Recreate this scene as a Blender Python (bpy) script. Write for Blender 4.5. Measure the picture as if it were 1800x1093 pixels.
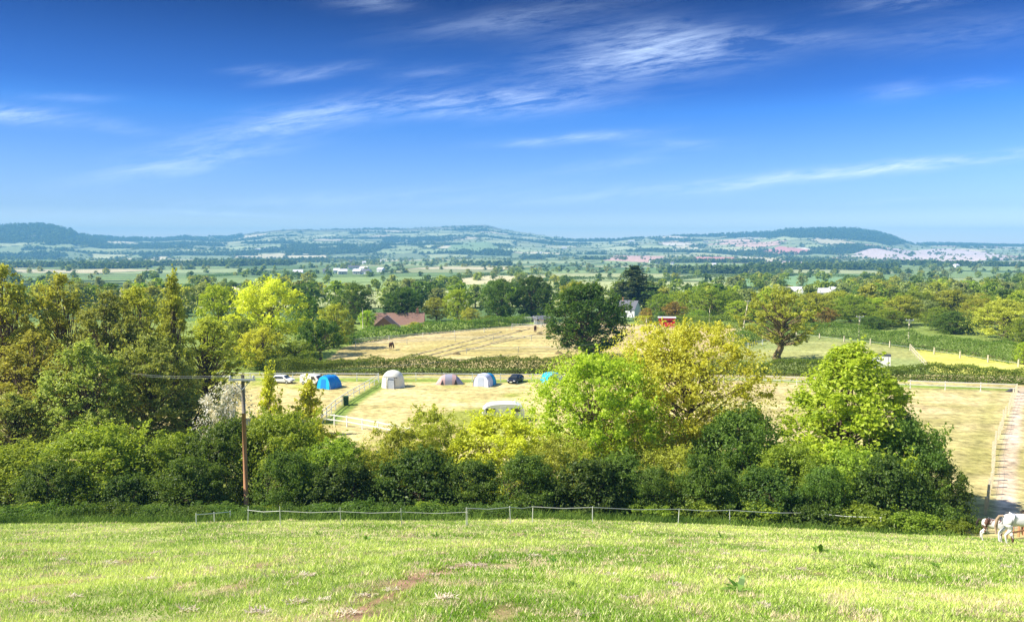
import bpy, math, random
import numpy as np
from mathutils import Vector, Matrix, noise as mnoise
R = math.radians
for o in list(bpy.data.objects): bpy.data.objects.remove(o)
scene = bpy.context.scene
col = scene.collection

# ---------------------------------------------------------------- camera
FP = 1400.0; PITCH = math.atan(116.5/FP)
cam = bpy.data.objects.new('camera', bpy.data.cameras.new('camera')); col.objects.link(cam)
cam.location = (0, 0, 0); cam.rotation_euler = (R(90)-PITCH, 0, 0)
cam.data.sensor_width = 36; cam.data.lens = 36*FP/1800; cam.data.clip_start = .1; cam.data.clip_end = 40000
scene.camera = cam
CP, SP = math.cos(PITCH), math.sin(PITCH)
def pdir(px, py):
    a = (px-900)/FP; v = -(py-546.5)/FP
    return a, CP+v*SP, -SP+v*CP
def slope(py, px=900):
    a, y, z = pdir(px, py); return z/y
def uof(px, py=600):
    a, y, z = pdir(px, py); return a/y

# ---------------------------------------------------------------- light
SUN_EL, SUN_AZ = 44, -98          # azimuth measured from +Y (view direction), negative = left
sd = bpy.data.lights.new('sun', 'SUN'); sd.energy = 4.4; sd.angle = R(.5); sd.color = (1, .95, .86)
so = bpy.data.objects.new('sun', sd); col.objects.link(so)
dv = Vector((math.sin(R(SUN_AZ))*math.cos(R(SUN_EL)), math.cos(R(SUN_AZ))*math.cos(R(SUN_EL)), math.sin(R(SUN_EL))))
so.rotation_euler = dv.to_track_quat('Z', 'Y').to_euler()
vs = scene.view_settings
vs.view_transform = 'Standard'; vs.look = 'None'; vs.exposure = 1.08; vs.gamma = 1; vs.use_curve_mapping = False
W = bpy.data.worlds.new('World'); scene.world = W; W.use_nodes = True
nt = W.node_tree; nt.nodes.clear()
class NB:
    """small node-building helper"""
    def __init__(s, tree): s.t = tree
    def n(s, typ, ins=None, **kw):
        nd = s.t.nodes.new(typ)
        for k, v in kw.items(): setattr(nd, k, v)
        if ins:
            for k, v in ins.items(): s.set(nd.inputs[k], v)
        return nd
    def set(s, sock, v):
        if isinstance(v, bpy.types.NodeSocket): s.t.links.new(v, sock)
        else:
            if isinstance(v, (tuple, list)):
                v = tuple(v)[:3] if sock.type == 'VECTOR' else (tuple(v)+(1,))[:4]
            sock.default_value = v
    def m(s, op, a, b=0.0, c=0.0, clamp=False):
        nd = s.t.nodes.new('ShaderNodeMath'); nd.operation = op; nd.use_clamp = clamp
        s.set(nd.inputs[0], a); s.set(nd.inputs[1], b); s.set(nd.inputs[2], c); return nd.outputs[0]
    def mix(s, f, a, b, typ='MIX'):
        nd = s.t.nodes.new('ShaderNodeMix'); nd.data_type = 'RGBA'; nd.blend_type = typ; nd.clamp_factor = True
        s.set(nd.inputs[0], f); s.set(nd.inputs[6], a); s.set(nd.inputs[7], b); return nd.outputs[2]
    def ramp(s, f, pts):
        nd = s.t.nodes.new('ShaderNodeValToRGB'); e = nd.color_ramp.elements
        while len(e) < len(pts): e.new(.5)
        for i, (p, c) in enumerate(pts): e[i].position = p; e[i].color = (*c, 1) if len(c) == 3 else c
        s.set(nd.inputs[0], f); return nd.outputs[0]
    def noise(s, vec, scale, detail=3, rough=.55, out=0, dist=0):
        nd = s.n('ShaderNodeTexNoise'); s.set(nd.inputs['Vector'], vec)
        nd.inputs['Scale'].default_value = scale; nd.inputs['Detail'].default_value = detail
        nd.inputs['Roughness'].default_value = rough; nd.inputs['Distortion'].default_value = dist
        return nd.outputs[out]
b = NB(nt)
sky = b.n('ShaderNodeTexSky', sky_type='NISHITA', sun_disc=False, sun_elevation=R(SUN_EL), sun_rotation=R(-84),
          altitude=50, air_density=1.0, dust_density=0.3, ozone_density=2.0)
tc = b.n('ShaderNodeTexCoord'); sep = b.n('ShaderNodeSeparateXYZ', {0: tc.outputs['Generated']})
dx, dy, dz = sep.outputs
yy = b.m('MAXIMUM', dy, .02)
U = b.m('DIVIDE', dx, yy); V = b.m('DIVIDE', dz, yy)
elev = b.m('MAXIMUM', dz, 0.0)
SKYMUL = [(0.0, (1.15, 1.12, 1.25)), (.015, (.92, .95, 1.1)), (.042, (.46, .56, .90)), (.156, (.12, .33, .78)), (.18, (.07, .225, .63)), (.28, (.001, .05, .24)), (.36, (.02, .11, .36)), (.62, (.95, .98, 1.0)), (1.0, (1.0, 1.0, 1.0))]  # upper stops, above the view, raised as added fill for the shadows
tint = b.ramp(elev, SKYMUL)
lr = b.m('MULTIPLY_ADD', dx, .42, 1.0)
tint = b.mix(1.0, tint, b.n('ShaderNodeCombineXYZ', {0: lr, 1: lr, 2: lr}).outputs[0], 'MULTIPLY')
skyc = b.mix(1.0, sky.outputs[0], tint, 'MULTIPLY')
# thin cirrus: each streak is a soft patch on the celestial sphere broken up by stretched noise
warp = b.noise(b.n('ShaderNodeCombineXYZ', {0: U, 1: b.m('MULTIPLY', V, 3.0), 2: 0.0}).outputs[0], 4, 3, .6)
fib_v = b.n('ShaderNodeCombineXYZ', {0: b.m('MULTIPLY', U, 4.0), 1: b.m('MULTIPLY_ADD', V, 26.0, b.m('MULTIPLY', U, -4.5)), 2: 0.3}).outputs[0]
fibre = b.noise(fib_v, 1.6, 8, .68, dist=.9)
fib2 = b.noise(b.n('ShaderNodeCombineXYZ', {0: b.m('MULTIPLY', U, 9.0), 1: b.m('MULTIPLY_ADD', V, 60.0, b.m('MULTIPLY', U, -8)), 2: 1.7}).outputs[0], 1.5, 6, .7, dist=.5)
fibre = b.m('ADD', b.m('MULTIPLY', fibre, .48), b.m('MULTIPLY', fib2, .52))
tot = None
streaks = [(1160, 86, 150, 38, 3, 1.3), (1090, 120, 160, 26, 6, .8), (850, 182, 200, 22, 2, 1.25), (520, 212, 150, 24, 9, 1.1), (310, 292, 170, 18, 9, 1.1), (340, 255, 120, 14, 8, .4),
           (20, 198, 100, 15, -4, 1.2), (1420, 310, 360, 11, 5.5, 1.5), (1640, 285, 260, 9, 6.5, 1.3), (1010, 243, 120, 8, 4, 1.1), (550, 127, 90, 10, 9, .55), (460, 122, 60, 9, 0, .4),
           (385, 374, 110, 4, -3, 1.3), (1580, 162, 60, 14, 5, .45), (650, 8, 70, 14, -3, .5), (1590, 6, 110, 14, 4, .5), (120, 172, 80, 8, -3, .35),
           (110, 378, 160, 14, 3, .6), (760, 350, 420, 22, 2, .42), (1180, 255, 90, 10, -2, .4), (1060, 290, 150, 12, 8, .35), (760, 128, 80, 14, 3, .3), (1560, 356, 140, 5, 3, .4),
           (210, 222, 60, 12, -10, .35), (960, 20, 200, 20, 8, .2), (1720, 148, 60, 10, 0, .35), (500, 350, 200, 12, 3, .35), (1420, 65, 120, 16, 0, .3), (1700, 60, 200, 30, 4, .25), (880, 45, 160, 22, 6, .3)]
for (px, py, L, H, ang, amp) in streaks:
    a, y, z = pdir(px, py); uu, vv = a/y, z/y
    c, s = math.cos(R(ang)), math.sin(R(ang))
    du = b.m('SUBTRACT', U, uu); dw = b.m('SUBTRACT', b.m('MULTIPLY_ADD', warp, .02, V), vv+.01)
    p = b.m('MULTIPLY', b.m('MULTIPLY_ADD', du, c, b.m('MULTIPLY', dw, s)), FP/L)
    q = b.m('MULTIPLY', b.m('MULTIPLY_ADD', du, -s, b.m('MULTIPLY', dw, c)), FP/H)
    rr = b.m('ADD', b.m('MULTIPLY', p, p), b.m('MULTIPLY', q, q))
    g = b.m('MULTIPLY', b.m('EXPONENT', b.m('MULTIPLY', rr, -1.1)), amp)
    tot = g if tot is None else b.m('ADD', tot, g)
cl = b.m('MULTIPLY', tot, b.m('MULTIPLY_ADD', fibre, 5.5, -2.25, clamp=True))
cl = b.m('ADD', cl, b.m('MULTIPLY', tot, .10))
cl = b.m('MULTIPLY', cl, b.m('GREATER_THAN', dy, .02))
cl = b.m('MULTIPLY', cl, .42, clamp=True)
CLOUD = b.n('ShaderNodeRGB'); CLOUD.outputs[0].default_value = (4.2, 5.2, 7.0, 1)
skyc = b.mix(cl, skyc, CLOUD.outputs[0])
bg = b.n('ShaderNodeBackground', {'Color': skyc, 'Strength': .10})
out = b.n('ShaderNodeOutputWorld'); nt.links.new(bg.outputs[0], out.inputs[0])
scene.render.engine = 'CYCLES'
scene.cycles.max_bounces = 6; scene.cycles.transparent_max_bounces = 8; scene.cycles.volume_bounces = 0
scene.cycles.diffuse_bounces = 5; scene.cycles.transmission_bounces = 5

# ---------------------------------------------------------------- noise + terrain
def hsh(ix, iy, seed=0):
    n = (ix.astype(np.int64)*374761393 + iy.astype(np.int64)*668265263 + seed*1442695041) & 0xffffffff
    n = ((n ^ (n >> 13))*1274126177) & 0xffffffff
    return ((n ^ (n >> 16)) & 0xffffff)/float(0xffffff)
def vnoise(x, y, seed=0):
    x = np.asarray(x, float); y = np.asarray(y, float)
    ix, iy = np.floor(x), np.floor(y); fx, fy = x-ix, y-iy
    fx = fx*fx*(3-2*fx); fy = fy*fy*(3-2*fy)
    a = hsh(ix, iy, seed); bb = hsh(ix+1, iy, seed); c = hsh(ix, iy+1, seed); d = hsh(ix+1, iy+1, seed)
    return (a*(1-fx)+bb*fx)*(1-fy)+(c*(1-fx)+d*fx)*fy
def fbm(x, y, seed=0, octv=3):
    t = 0; amp = .5
    for k in range(octv):
        t = t+amp*vnoise(x*2**k+17.3*k, y*2**k-9.1*k, seed+k); amp *= .5
    return t/(1-.5**octv)
SKYLINE = [(-400, 402), (-150, 398), (0, 396), (70, 394), (105, 399), (125, 404), (135, 411), (175, 416), (250, 418), (290, 419), (320, 415), (400, 416), (430, 411), (480, 405), (520, 402.5), (560, 404), (640, 402.5),
           (720, 401.5), (760, 399), (800, 397), (855, 395), (880, 402), (930, 410), (975, 417), (1030, 421), (1080, 421), (1120, 417), (1200, 414), (1260, 412), (1300, 410), (1350, 408), (1385, 403), (1420, 401),
           (1500, 401.5), (1540, 407), (1565, 414), (1590, 424), (1605, 429), (1640, 427.5), (1700, 428.5), (1800, 431), (2000, 434), (2300, 430)]
SU = np.array([uof(p, q) for p, q in SKYLINE]); SS = np.array([slope(q) for p, q in SKYLINE])
RR_ = [(-400, 3900), (0, 3700), (130, 3800), (200, 4500), (420, 5400), (860, 5600), (980, 5200), (1100, 4900), (1330, 4700), (1400, 4500), (1590, 4500), (1640, 5200), (2300, 5400)]
RU = np.array([uof(p, 420) for p, q in RR_]); RV = np.array([q for p, q in RR_], float)
VY = np.array([40, 57, 110, 200, 250, 400, 700, 1200, 2000, 2800.])
VZ = np.array([-18.6, -18.8, -19.0, -20.2, -21.6, -25.5, -31.5, -39.5, -46, -47])
def T(x, y):
    x = np.asarray(x, float); y = np.asarray(y, float)
    near = -1.7-.31*y-.05*np.maximum(x, 0)*np.clip(y/44, 0, 1)+.25*(fbm(x/9, y/9, 5)-.5)*np.clip((y-2)/10, 0, 1)
    val = np.interp(y, VY, VZ)
    Y = np.maximum(y, 200); u = x/Y
    Rr = np.interp(u, RU, RV); H = np.interp(u, SU, SS)*Rr
    t = np.clip((Y-2800)/(Rr-2800), 0, 1)
    hill = -47+(H+47)*t**1.15
    over = np.clip((Y-Rr)/1500, 0, 1); hill = hill-over*160
    val = np.where(y > 2800, hill, val)
    amp = np.interp(Y, [250, 700, 2000, 3500, 5000], [0, 3, 9, 22, 26])*(1-t**5)*(1-over)
    val = val+amp*(fbm(x/650+3.1, y/420+1.7, 11, 3)-.5)*1.6
    val = val+.35*(fbm(x/30, y/30, 8)-.5)*np.clip((y-60)/50, 0, 1)
    k = 1.4
    return np.where(y > 130, val, k*np.logaddexp(near/k, val/k))
def Tz(x, y): return float(T(np.array([x]), np.array([y]))[0])
def hit(px, py, y0=3, y1=6500):
    """where the line of sight of a photo point meets the terrain"""
    a, yy_, z = pdir(px, py); ys = np.geomspace(y0, y1, 4000)
    g = T(ys*a/yy_, ys); d = ys*z/yy_-g
    i = np.argmax(d < 0)
    if d[i] >= 0: i = len(ys)-1
    Y = ys[i]; x = Y*a/yy_; return Vector((x, Y, float(g[i])))
def atY(px, Y, py=600):
    x = uof(px, py)*Y; return Vector((x, Y, Tz(x, Y)))
def inpoly(x, y, poly):
    ins = np.zeros(x.shape, bool); n = len(poly)
    for i in range(n):
        x1, y1 = poly[i]; x2, y2 = poly[(i+1) % n]
        c = ((y1 > y) != (y2 > y)) & (x < (x2-x1)*(y-y1)/((y2-y1) if y2 != y1 else 1e-9)+x1)
        ins ^= c
    return ins
def gpoly(pts): return [tuple(hit(*p)[:2]) for p in pts]
def segdist(x, y, pts):
    d = np.full(x.shape, 1e9)
    for (x1, y1), (x2, y2) in zip(pts[:-1], pts[1:]):
        l2 = (x2-x1)**2+(y2-y1)**2
        t = np.clip(((x-x1)*(x2-x1)+(y-y1)*(y2-y1))/l2, 0, 1)
        d = np.minimum(d, np.hypot(x-x1-t*(x2-x1), y-y1-t*(y2-y1)))
    return d

# ---------------------------------------------------------------- materials
MATS = {}
def simple(name, c, rough=.7, metal=0, var=0.12, scale=6, spec=.3, bump=0):
    m = bpy.data.materials.new(name); m.use_nodes = True; t = m.node_tree; q = NB(t)
    bs = t.nodes['Principled BSDF']
    co = q.n('ShaderNodeTexCoord').outputs['Object']
    nz = q.noise(co, scale, 4, .6)
    f = q.m('MULTIPLY_ADD', nz, 2*var, 1-var)
    cc = q.n('ShaderNodeVectorMath', {0: c, 1: q.n('ShaderNodeCombineXYZ', {0: f, 1: f, 2: f}).outputs[0]}, operation='MULTIPLY')
    q.set(bs.inputs['Base Color'], cc.outputs[0]); bs.inputs['Roughness'].default_value = rough
    bs.inputs['Metallic'].default_value = metal; bs.inputs['Specular IOR Level'].default_value = spec
    if bump:
        bp = q.n('ShaderNodeBump', {'Height': nz, 'Strength': bump}); q.set(bs.inputs['Normal'], bp.outputs[0])
    MATS[name] = m; return m
def leafmat(name, c1, c2, c3, trans=.5, ovar=.18):
    """leaf: per-leaf tone from a face attribute, per-plant variation, light passing through"""
    m = bpy.data.materials.new(name); m.use_nodes = True; t = m.node_tree; q = NB(t); t.nodes.clear()
    at = q.n('ShaderNodeAttribute', attribute_name='tone').outputs['Fac']
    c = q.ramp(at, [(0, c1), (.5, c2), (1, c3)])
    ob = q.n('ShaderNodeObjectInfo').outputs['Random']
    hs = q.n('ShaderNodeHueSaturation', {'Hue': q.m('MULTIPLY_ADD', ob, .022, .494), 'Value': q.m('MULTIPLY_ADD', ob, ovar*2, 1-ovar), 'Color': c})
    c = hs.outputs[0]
    d = q.n('ShaderNodeBsdfDiffuse', {'Color': c}); tr = q.n('ShaderNodeBsdfTranslucent', {'Color': q.mix(1.0, c, (1.35, 1.30, .8), 'MULTIPLY')})
    gl = q.n('ShaderNodeBsdfGlossy', {'Color': (1, 1, 1, 1), 'Roughness': .45})
    mx = q.n('ShaderNodeMixShader', {0: trans, 1: d.outputs[0], 2: tr.outputs[0]})
    mx2 = q.n('ShaderNodeMixShader', {0: .014, 1: mx.outputs[0], 2: gl.outputs[0]})
    o = q.n('ShaderNodeOutputMaterial'); t.links.new(mx2.outputs[0], o.inputs[0])
    MATS[name] = m; return m
leafmat('leaf_dark', (.08, .14, .02), (.17, .26, .035), (.34, .43, .07))
leafmat('leaf_shade', (.055, .10, .016), (.12, .19, .03), (.28, .37, .06))  # dark leaf colour with the overhang's shade put into it
leafmat('leaf_oak', (.045, .11, .015), (.11, .21, .025), (.27, .36, .045))
leafmat('leaf_mid', (.15, .21, .02), (.32, .41, .04), (.58, .64, .08))
leafmat('leaf_olive', (.25, .27, .03), (.46, .47, .06), (.70, .69, .13))
leafmat('leaf_bright', (.24, .34, .02), (.48, .57, .045), (.76, .82, .12))
leafmat('leaf_yellow', (.38, .375, .02), (.69, .70, .06), (.88, .89, .18))
leafmat('leaf_gold', (.28, .285, .03), (.52, .51, .08), (.77, .75, .19))
leafmat('leaf_brown', (.20, .14, .03), (.42, .30, .06), (.62, .48, .12))
leafmat('leaf_pale', (.20, .24, .07), (.36, .41, .13), (.56, .58, .22))
leafmat('leaf_sage', (.22, .26, .05), (.40, .44, .09), (.66, .66, .18))
leafmat('leaf_conifer', (.03, .055, .018), (.08, .11, .03), (.20, .19, .05))
leafmat('blossom', (.16, .20, .07), (.78, .72, .66), (.88, .84, .78), .25)
simple('bark', (.17, .12, .085, 1), .95, var=.4, scale=8, bump=.4)
simple('bark_pale', (.22, .19, .15, 1), .95, var=.4, scale=8, bump=.4)
simple('ivy_bark', (.20, .15, .07, 1), .95, var=.5, scale=6, bump=.5)
simple('white_paint', (.80, .79, .74, 1), .6, var=.06)
simple('pole_wood', (.56, .28, .14, 1), .85, var=.3, scale=5, bump=.3)
simple('weathered_wood', (.58, .52, .36, 1), .9, var=.3, scale=9, bump=.3)
simple('galv', (.55, .57, .58, 1), .45, .4)
simple('tape_white', (.66, .66, .60, 1), .6)
simple('tent_blue', (.008, .22, .66, 1), .5, var=.05)
simple('tent_cyan', (.01, .42, .72, 1), .5, var=.05)
simple('tent_cream', (.78, .75, .64, 1), .8, var=.05)
simple('tent_grey', (.30, .29, .36, 1), .6, var=.06)
simple('tent_salmon', (.52, .34, .32, 1), .6, var=.06)
simple('tent_lilac', (.60, .62, .76, 1), .6, var=.06)
simple('tent_window', (.45, .50, .60, 1), .3, var=.05)
simple('dark_fabric', (.05, .05, .055, 1), .7)
simple('orange_fabric', (.60, .22, .08, 1), .7)
simple('car_black', (.012, .012, .018, 1), .25, .1, spec=.6)
simple('car_white', (.80, .79, .77, 1), .3, spec=.5, var=.03)
simple('glass', (.03, .035, .04, 1), .08, spec=.8)
simple('rubber', (.02, .02, .02, 1), .9)
simple('lamp_clear', (.75, .75, .78, 1), .15, spec=.7)
simple('lamp_red', (.5, .02, .02, 1), .2)
simple('red_paint', (.55, .03, .035, 1), .6, var=.12)
simple('white_render', (.78, .77, .74, 1), .85, var=.06)
simple('slate', (.12, .12, .14, 1), .7, var=.2, scale=3)
simple('clay_tile', (.27, .155, .11, 1), .85, var=.25, scale=3)
simple('brick', (.42, .20, .13, 1), .9, var=.2, scale=4)
simple('barn_roof', (.74, .70, .72, 1), .6, var=.08, scale=.4)
simple('barn_wall', (.60, .58, .52, 1), .8, var=.1, scale=.5)
simple('bin_green', (.02, .07, .03, 1), .6)
simple('coat_brown', (.10, .045, .025, 1), .6, var=.35, scale=3)
simple('hoof', (.05, .04, .035, 1), .7)
simple('hair_dark', (.035, .025, .02, 1), .8, var=.3)
simple('hair_tan', (.35, .25, .16, 1), .8, var=.3)
simple('insulator', (.65, .62, .6, 1), .2)
simple('hay', (.46, .36, .17, 1), .95, var=.25, scale=3, bump=.6)
simple('cable', (.30, .31, .32, 1), .5, .3)
simple('dead_wood', (.34, .28, .21, 1), .95, var=.3)
def coat(name, c1, c2, sc, th):
    m = bpy.data.materials.new(name); m.use_nodes = True; q = NB(m.node_tree); bs = m.node_tree.nodes['Principled BSDF']
    co = q.n('ShaderNodeTexCoord').outputs['Object']; nz = q.noise(co, sc, 3, .6)
    q.set(bs.inputs['Base Color'], q.ramp(nz, [(th, c1), (th+.05, c2)])); bs.inputs['Roughness'].default_value = .65
    MATS[name] = m
coat('coat_white', (.78, .76, .73), (.30, .26, .23), 1.6, .64)
coat('coat_foal', (.74, .70, .66), (.13, .06, .035), 1.5, .52)
def grassmat(name, trans=.35):
    m = bpy.data.materials.new(name); m.use_nodes = True; t = m.node_tree; q = NB(t); t.nodes.clear()
    c = q.n('ShaderNodeAttribute', attribute_name='Col').outputs['Color']
    d = q.n('ShaderNodeBsdfDiffuse', {'Color': c}); tr = q.n('ShaderNodeBsdfTranslucent', {'Color': c})
    mx = q.n('ShaderNodeMixShader', {0: trans, 1: d.outputs[0], 2: tr.outputs[0]})
    o = q.n('ShaderNodeOutputMaterial'); t.links.new(mx.outputs[0], o.inputs[0]); MATS[name] = m
grassmat('grass_blade')
# ground
gm = bpy.data.materials.new('ground'); gm.use_nodes = True; q = NB(gm.node_tree); bs = gm.node_tree.nodes['Principled BSDF']
at = q.n('ShaderNodeAttribute', attribute_name='Col').outputs['Color']
geo = q.n('ShaderNodeNewGeometry').outputs['Position']
sp_ = q.n('ShaderNodeSeparateXYZ', {0: geo})
flat = q.n('ShaderNodeCombineXYZ', {0: sp_.outputs[0], 1: sp_.outputs[1], 2: 0.0}).outputs[0]
n1 = q.noise(flat, 1.1, 6, .65); n2 = q.noise(flat, .10, 4, .6); n3 = q.noise(flat, .012, 4, .6)
n4 = q.noise(flat, 7.0, 4, .7)
mow = q.noise(q.n('ShaderNodeMapping', {0: flat, 'Rotation': (0, 0, R(24)), 'Scale': (.10, .55, 1)}).outputs[0], 1.0, 3, .6)
f = q.m('MULTIPLY', q.m('MAXIMUM', q.m('MINIMUM', q.m('MULTIPLY_ADD', n1, 2.6, -.3), 1.35), .5), q.m('MULTIPLY_ADD', n2, 1.2, .4))
f = q.m('MULTIPLY', f, q.m('MULTIPLY_ADD', n3, .35, .82))
f = q.m('MULTIPLY', f, q.m('MULTIPLY_ADD', n4, 1.0, .5))
f = q.m('MULTIPLY', f, q.m('MULTIPLY_ADD', mow, 1.0, .5))
fc = q.n('ShaderNodeCombineXYZ', {0: f, 1: f, 2: q.m('MULTIPLY', f, q.m('MULTIPLY_ADD', n2, .5, .75))}).outputs[0]
cc = q.n('ShaderNodeVectorMath', {0: at, 1: fc}, operation='MULTIPLY').outputs[0]
q.set(bs.inputs['Base Color'], cc); bs.inputs['Roughness'].default_value = .95; bs.inputs['Specular IOR Level'].default_value = .1
q.set(bs.inputs['Normal'], q.n('ShaderNodeBump', {'Height': q.m('ADD', n1, q.m('MULTIPLY', n4, .3)), 'Strength': .5, 'Distance': .12}).outputs[0])
MATS['ground'] = gm

# ---------------------------------------------------------------- object helpers
def link(name, me, mat, parent=None):
    o = bpy.data.objects.new(name, me); col.objects.link(o)
    if mat:
        if not me.materials: me.materials.append(MATS[mat])
    if parent: o.parent = parent
    return o
def tag(o, label, cat, group=None):
    o['label'] = label; o['category'] = cat
    if group: o['group'] = group
    return o
def thing(name, loc, label, cat, group=None, rz=0):
    o = bpy.data.objects.new(name, None); col.objects.link(o); o.location = loc; o.rotation_euler = (0, 0, rz)
    o.empty_display_size = .3
    return tag(o, label, cat, group)
def dup(root, loc, label, rz=0, scale=None, group=None):
    r = root.copy(); col.objects.link(r); r.location = loc; r.rotation_euler = (0, 0, rz)
    if scale: r.scale = scale
    r['label'] = label
    if group: r['group'] = group
    for ch in list(root.children):
        c = ch.copy(); col.objects.link(c); c.parent = r
        for g in list(ch.children):
            d = g.copy(); col.objects.link(d); d.parent = c
    return r
def npmesh(name, V_, F_, smooth=False):
    """V_ (n,3), F_ (m,k) arrays"""
    me = bpy.data.meshes.new(name); V_ = np.ascontiguousarray(V_, np.float32); F_ = np.ascontiguousarray(F_, np.int32)
    me.vertices.add(len(V_)); me.vertices.foreach_set('co', V_.ravel())
    k = F_.shape[1]; me.loops.add(F_.size); me.loops.foreach_set('vertex_index', F_.ravel())
    me.polygons.add(len(F_)); me.polygons.foreach_set('loop_start', np.arange(0, F_.size, k, dtype=np.int32))
    me.polygons.foreach_set('use_smooth', np.full(len(F_), smooth))
    me.update(calc_edges=True); return me
class MB:
    """collects simple shaped pieces into one mesh"""
    def __init__(s): s.v = []; s.f = []
    def add(s, vs, fs):
        k = len(s.v); s.v += [tuple(p) for p in vs]; s.f += [tuple(i+k for i in f) for f in fs]; return s
    def box(s, c, d, rz=0, taper=1.0, M=None):
        x, y, z = [e/2 for e in d]; pts = []
        for k in (-1, 1):
            t = 1 if k < 0 else taper
            for (i, j) in ((-1, -1), (1, -1), (1, 1), (-1, 1)): pts.append(Vector((i*x*t, j*y*t, k*z)))
        m = M or Matrix.Rotation(rz, 3, 'Z')
        pts = [m @ p+Vector(c) for p in pts]
        return s.add(pts, [(3, 2, 1, 0), (4, 5, 6, 7), (0, 1, 5, 4), (1, 2, 6, 5), (2, 3, 7, 6), (3, 0, 4, 7)])
    def tube(s, pts, rad, n=6, cap=True):
        pts = [Vector(p) for p in pts]; rad = rad if isinstance(rad, (list, tuple)) else [rad]*len(pts)
        k0 = len(s.v); up = Vector((.13, .21, 1))
        for i, p in enumerate(pts):
            d = (pts[min(i+1, len(pts)-1)]-pts[max(i-1, 0)]).normalized()
            a = d.cross(up); a = a.normalized() if a.length > 1e-4 else Vector((1, 0, 0)); c = d.cross(a)
            for j in range(n):
                th = 2*math.pi*j/n; s.v.append(tuple(p+(a*math.cos(th)+c*math.sin(th))*rad[i]))
        for i in range(len(pts)-1):
            for j in range(n):
                s.f.append((k0+i*n+j, k0+i*n+(j+1) % n, k0+(i+1)*n+(j+1) % n, k0+(i+1)*n+j))
        if cap:
            s.f.append(tuple(k0+j for j in range(n))); s.f.append(tuple(k0+(len(pts)-1)*n+j for j in reversed(range(n))))
        return s
    def grid(s, rows, closed=False):
        k0 = len(s.v); n = len(rows[0])
        for r in rows: s.v += [tuple(p) for p in r]
        for i in range(len(rows)-1):
            for j in range(n if closed else n-1):
                j2 = (j+1) % n; s.f.append((k0+i*n+j, k0+i*n+j2, k0+(i+1)*n+j2, k0+(i+1)*n+j))
        return s
    def build(s, name, mat, parent=None, smooth=False):
        me = bpy.data.meshes.new(name); me.from_pydata(s.v, [], s.f); me.update()
        if smooth: me.polygons.foreach_set('use_smooth', [True]*len(me.polygons))
        return link(name, me, mat, parent)

# ---------------------------------------------------------------- ground sheet
CELL = 175.0
def fields(x, y):
    """hedged field pattern: id of the field and distance to its border"""
    wx = x+40*(fbm(x/260, y/260, 21, 2)-.5); wy = (y+40*(fbm(x/260+9, y/260, 25, 2)-.5))*.8
    gx, gy = np.floor(wx/CELL), np.floor(wy/CELL)
    d1 = np.full(x.shape, 1e9); d2 = np.full(x.shape, 1e9); idn = np.zeros(x.shape); 
    for i in (-1, 0, 1):
        for j in (-1, 0, 1):
            cx, cy = gx+i, gy+j
            sx = (cx+.12+.76*hsh(cx, cy, 3))*CELL; sy = (cy+.12+.76*hsh(cx, cy, 4))*CELL
            d = np.abs(wx-sx)**1.6+np.abs(wy-sy)**1.6; d = d**(1/1.6)
            nid = hsh(cx, cy, 7); cl_ = d < d1
            d2 = np.where(cl_, d1, np.minimum(d2, d)); idn = np.where(cl_, nid, idn); d1 = np.where(cl_, d, d1)
    return idn, (d2-d1)*.5
track = gpoly([(1797, 680), (1788, 720), (1777, 790), (1768, 850), (1772, 925)])
diagf = gpoly([(665, 672), (608, 706), (566, 742)])
backf = gpoly([(440, 668), (880, 671), (1300, 667), (1790, 686)])
P_green = gpoly([(1262, 638), (1285, 612), (1330, 598), (1400, 588), (1500, 598), (1604, 612), (1630, 647), (1500, 650), (1300, 650)])
P_yellow = gpoly([(1604, 612), (1700, 620), (1830, 640), (1900, 665), (1640, 655), (1625, 640)])
P_hay = gpoly([(560, 645), (600, 612), (640, 600), (760, 584), (900, 574), (1000, 567), (1310, 577), (1314, 584), (1288, 606), (1255, 640), (1000, 648)])
def pasture_edge(x): return np.interp(x, [-20, -3, 2, 12, 30], [35.5, 38.5, 41.5, 42.5, 41.4])+.5*(fbm(x/2.0, x*0, 47)-.5)
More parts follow.
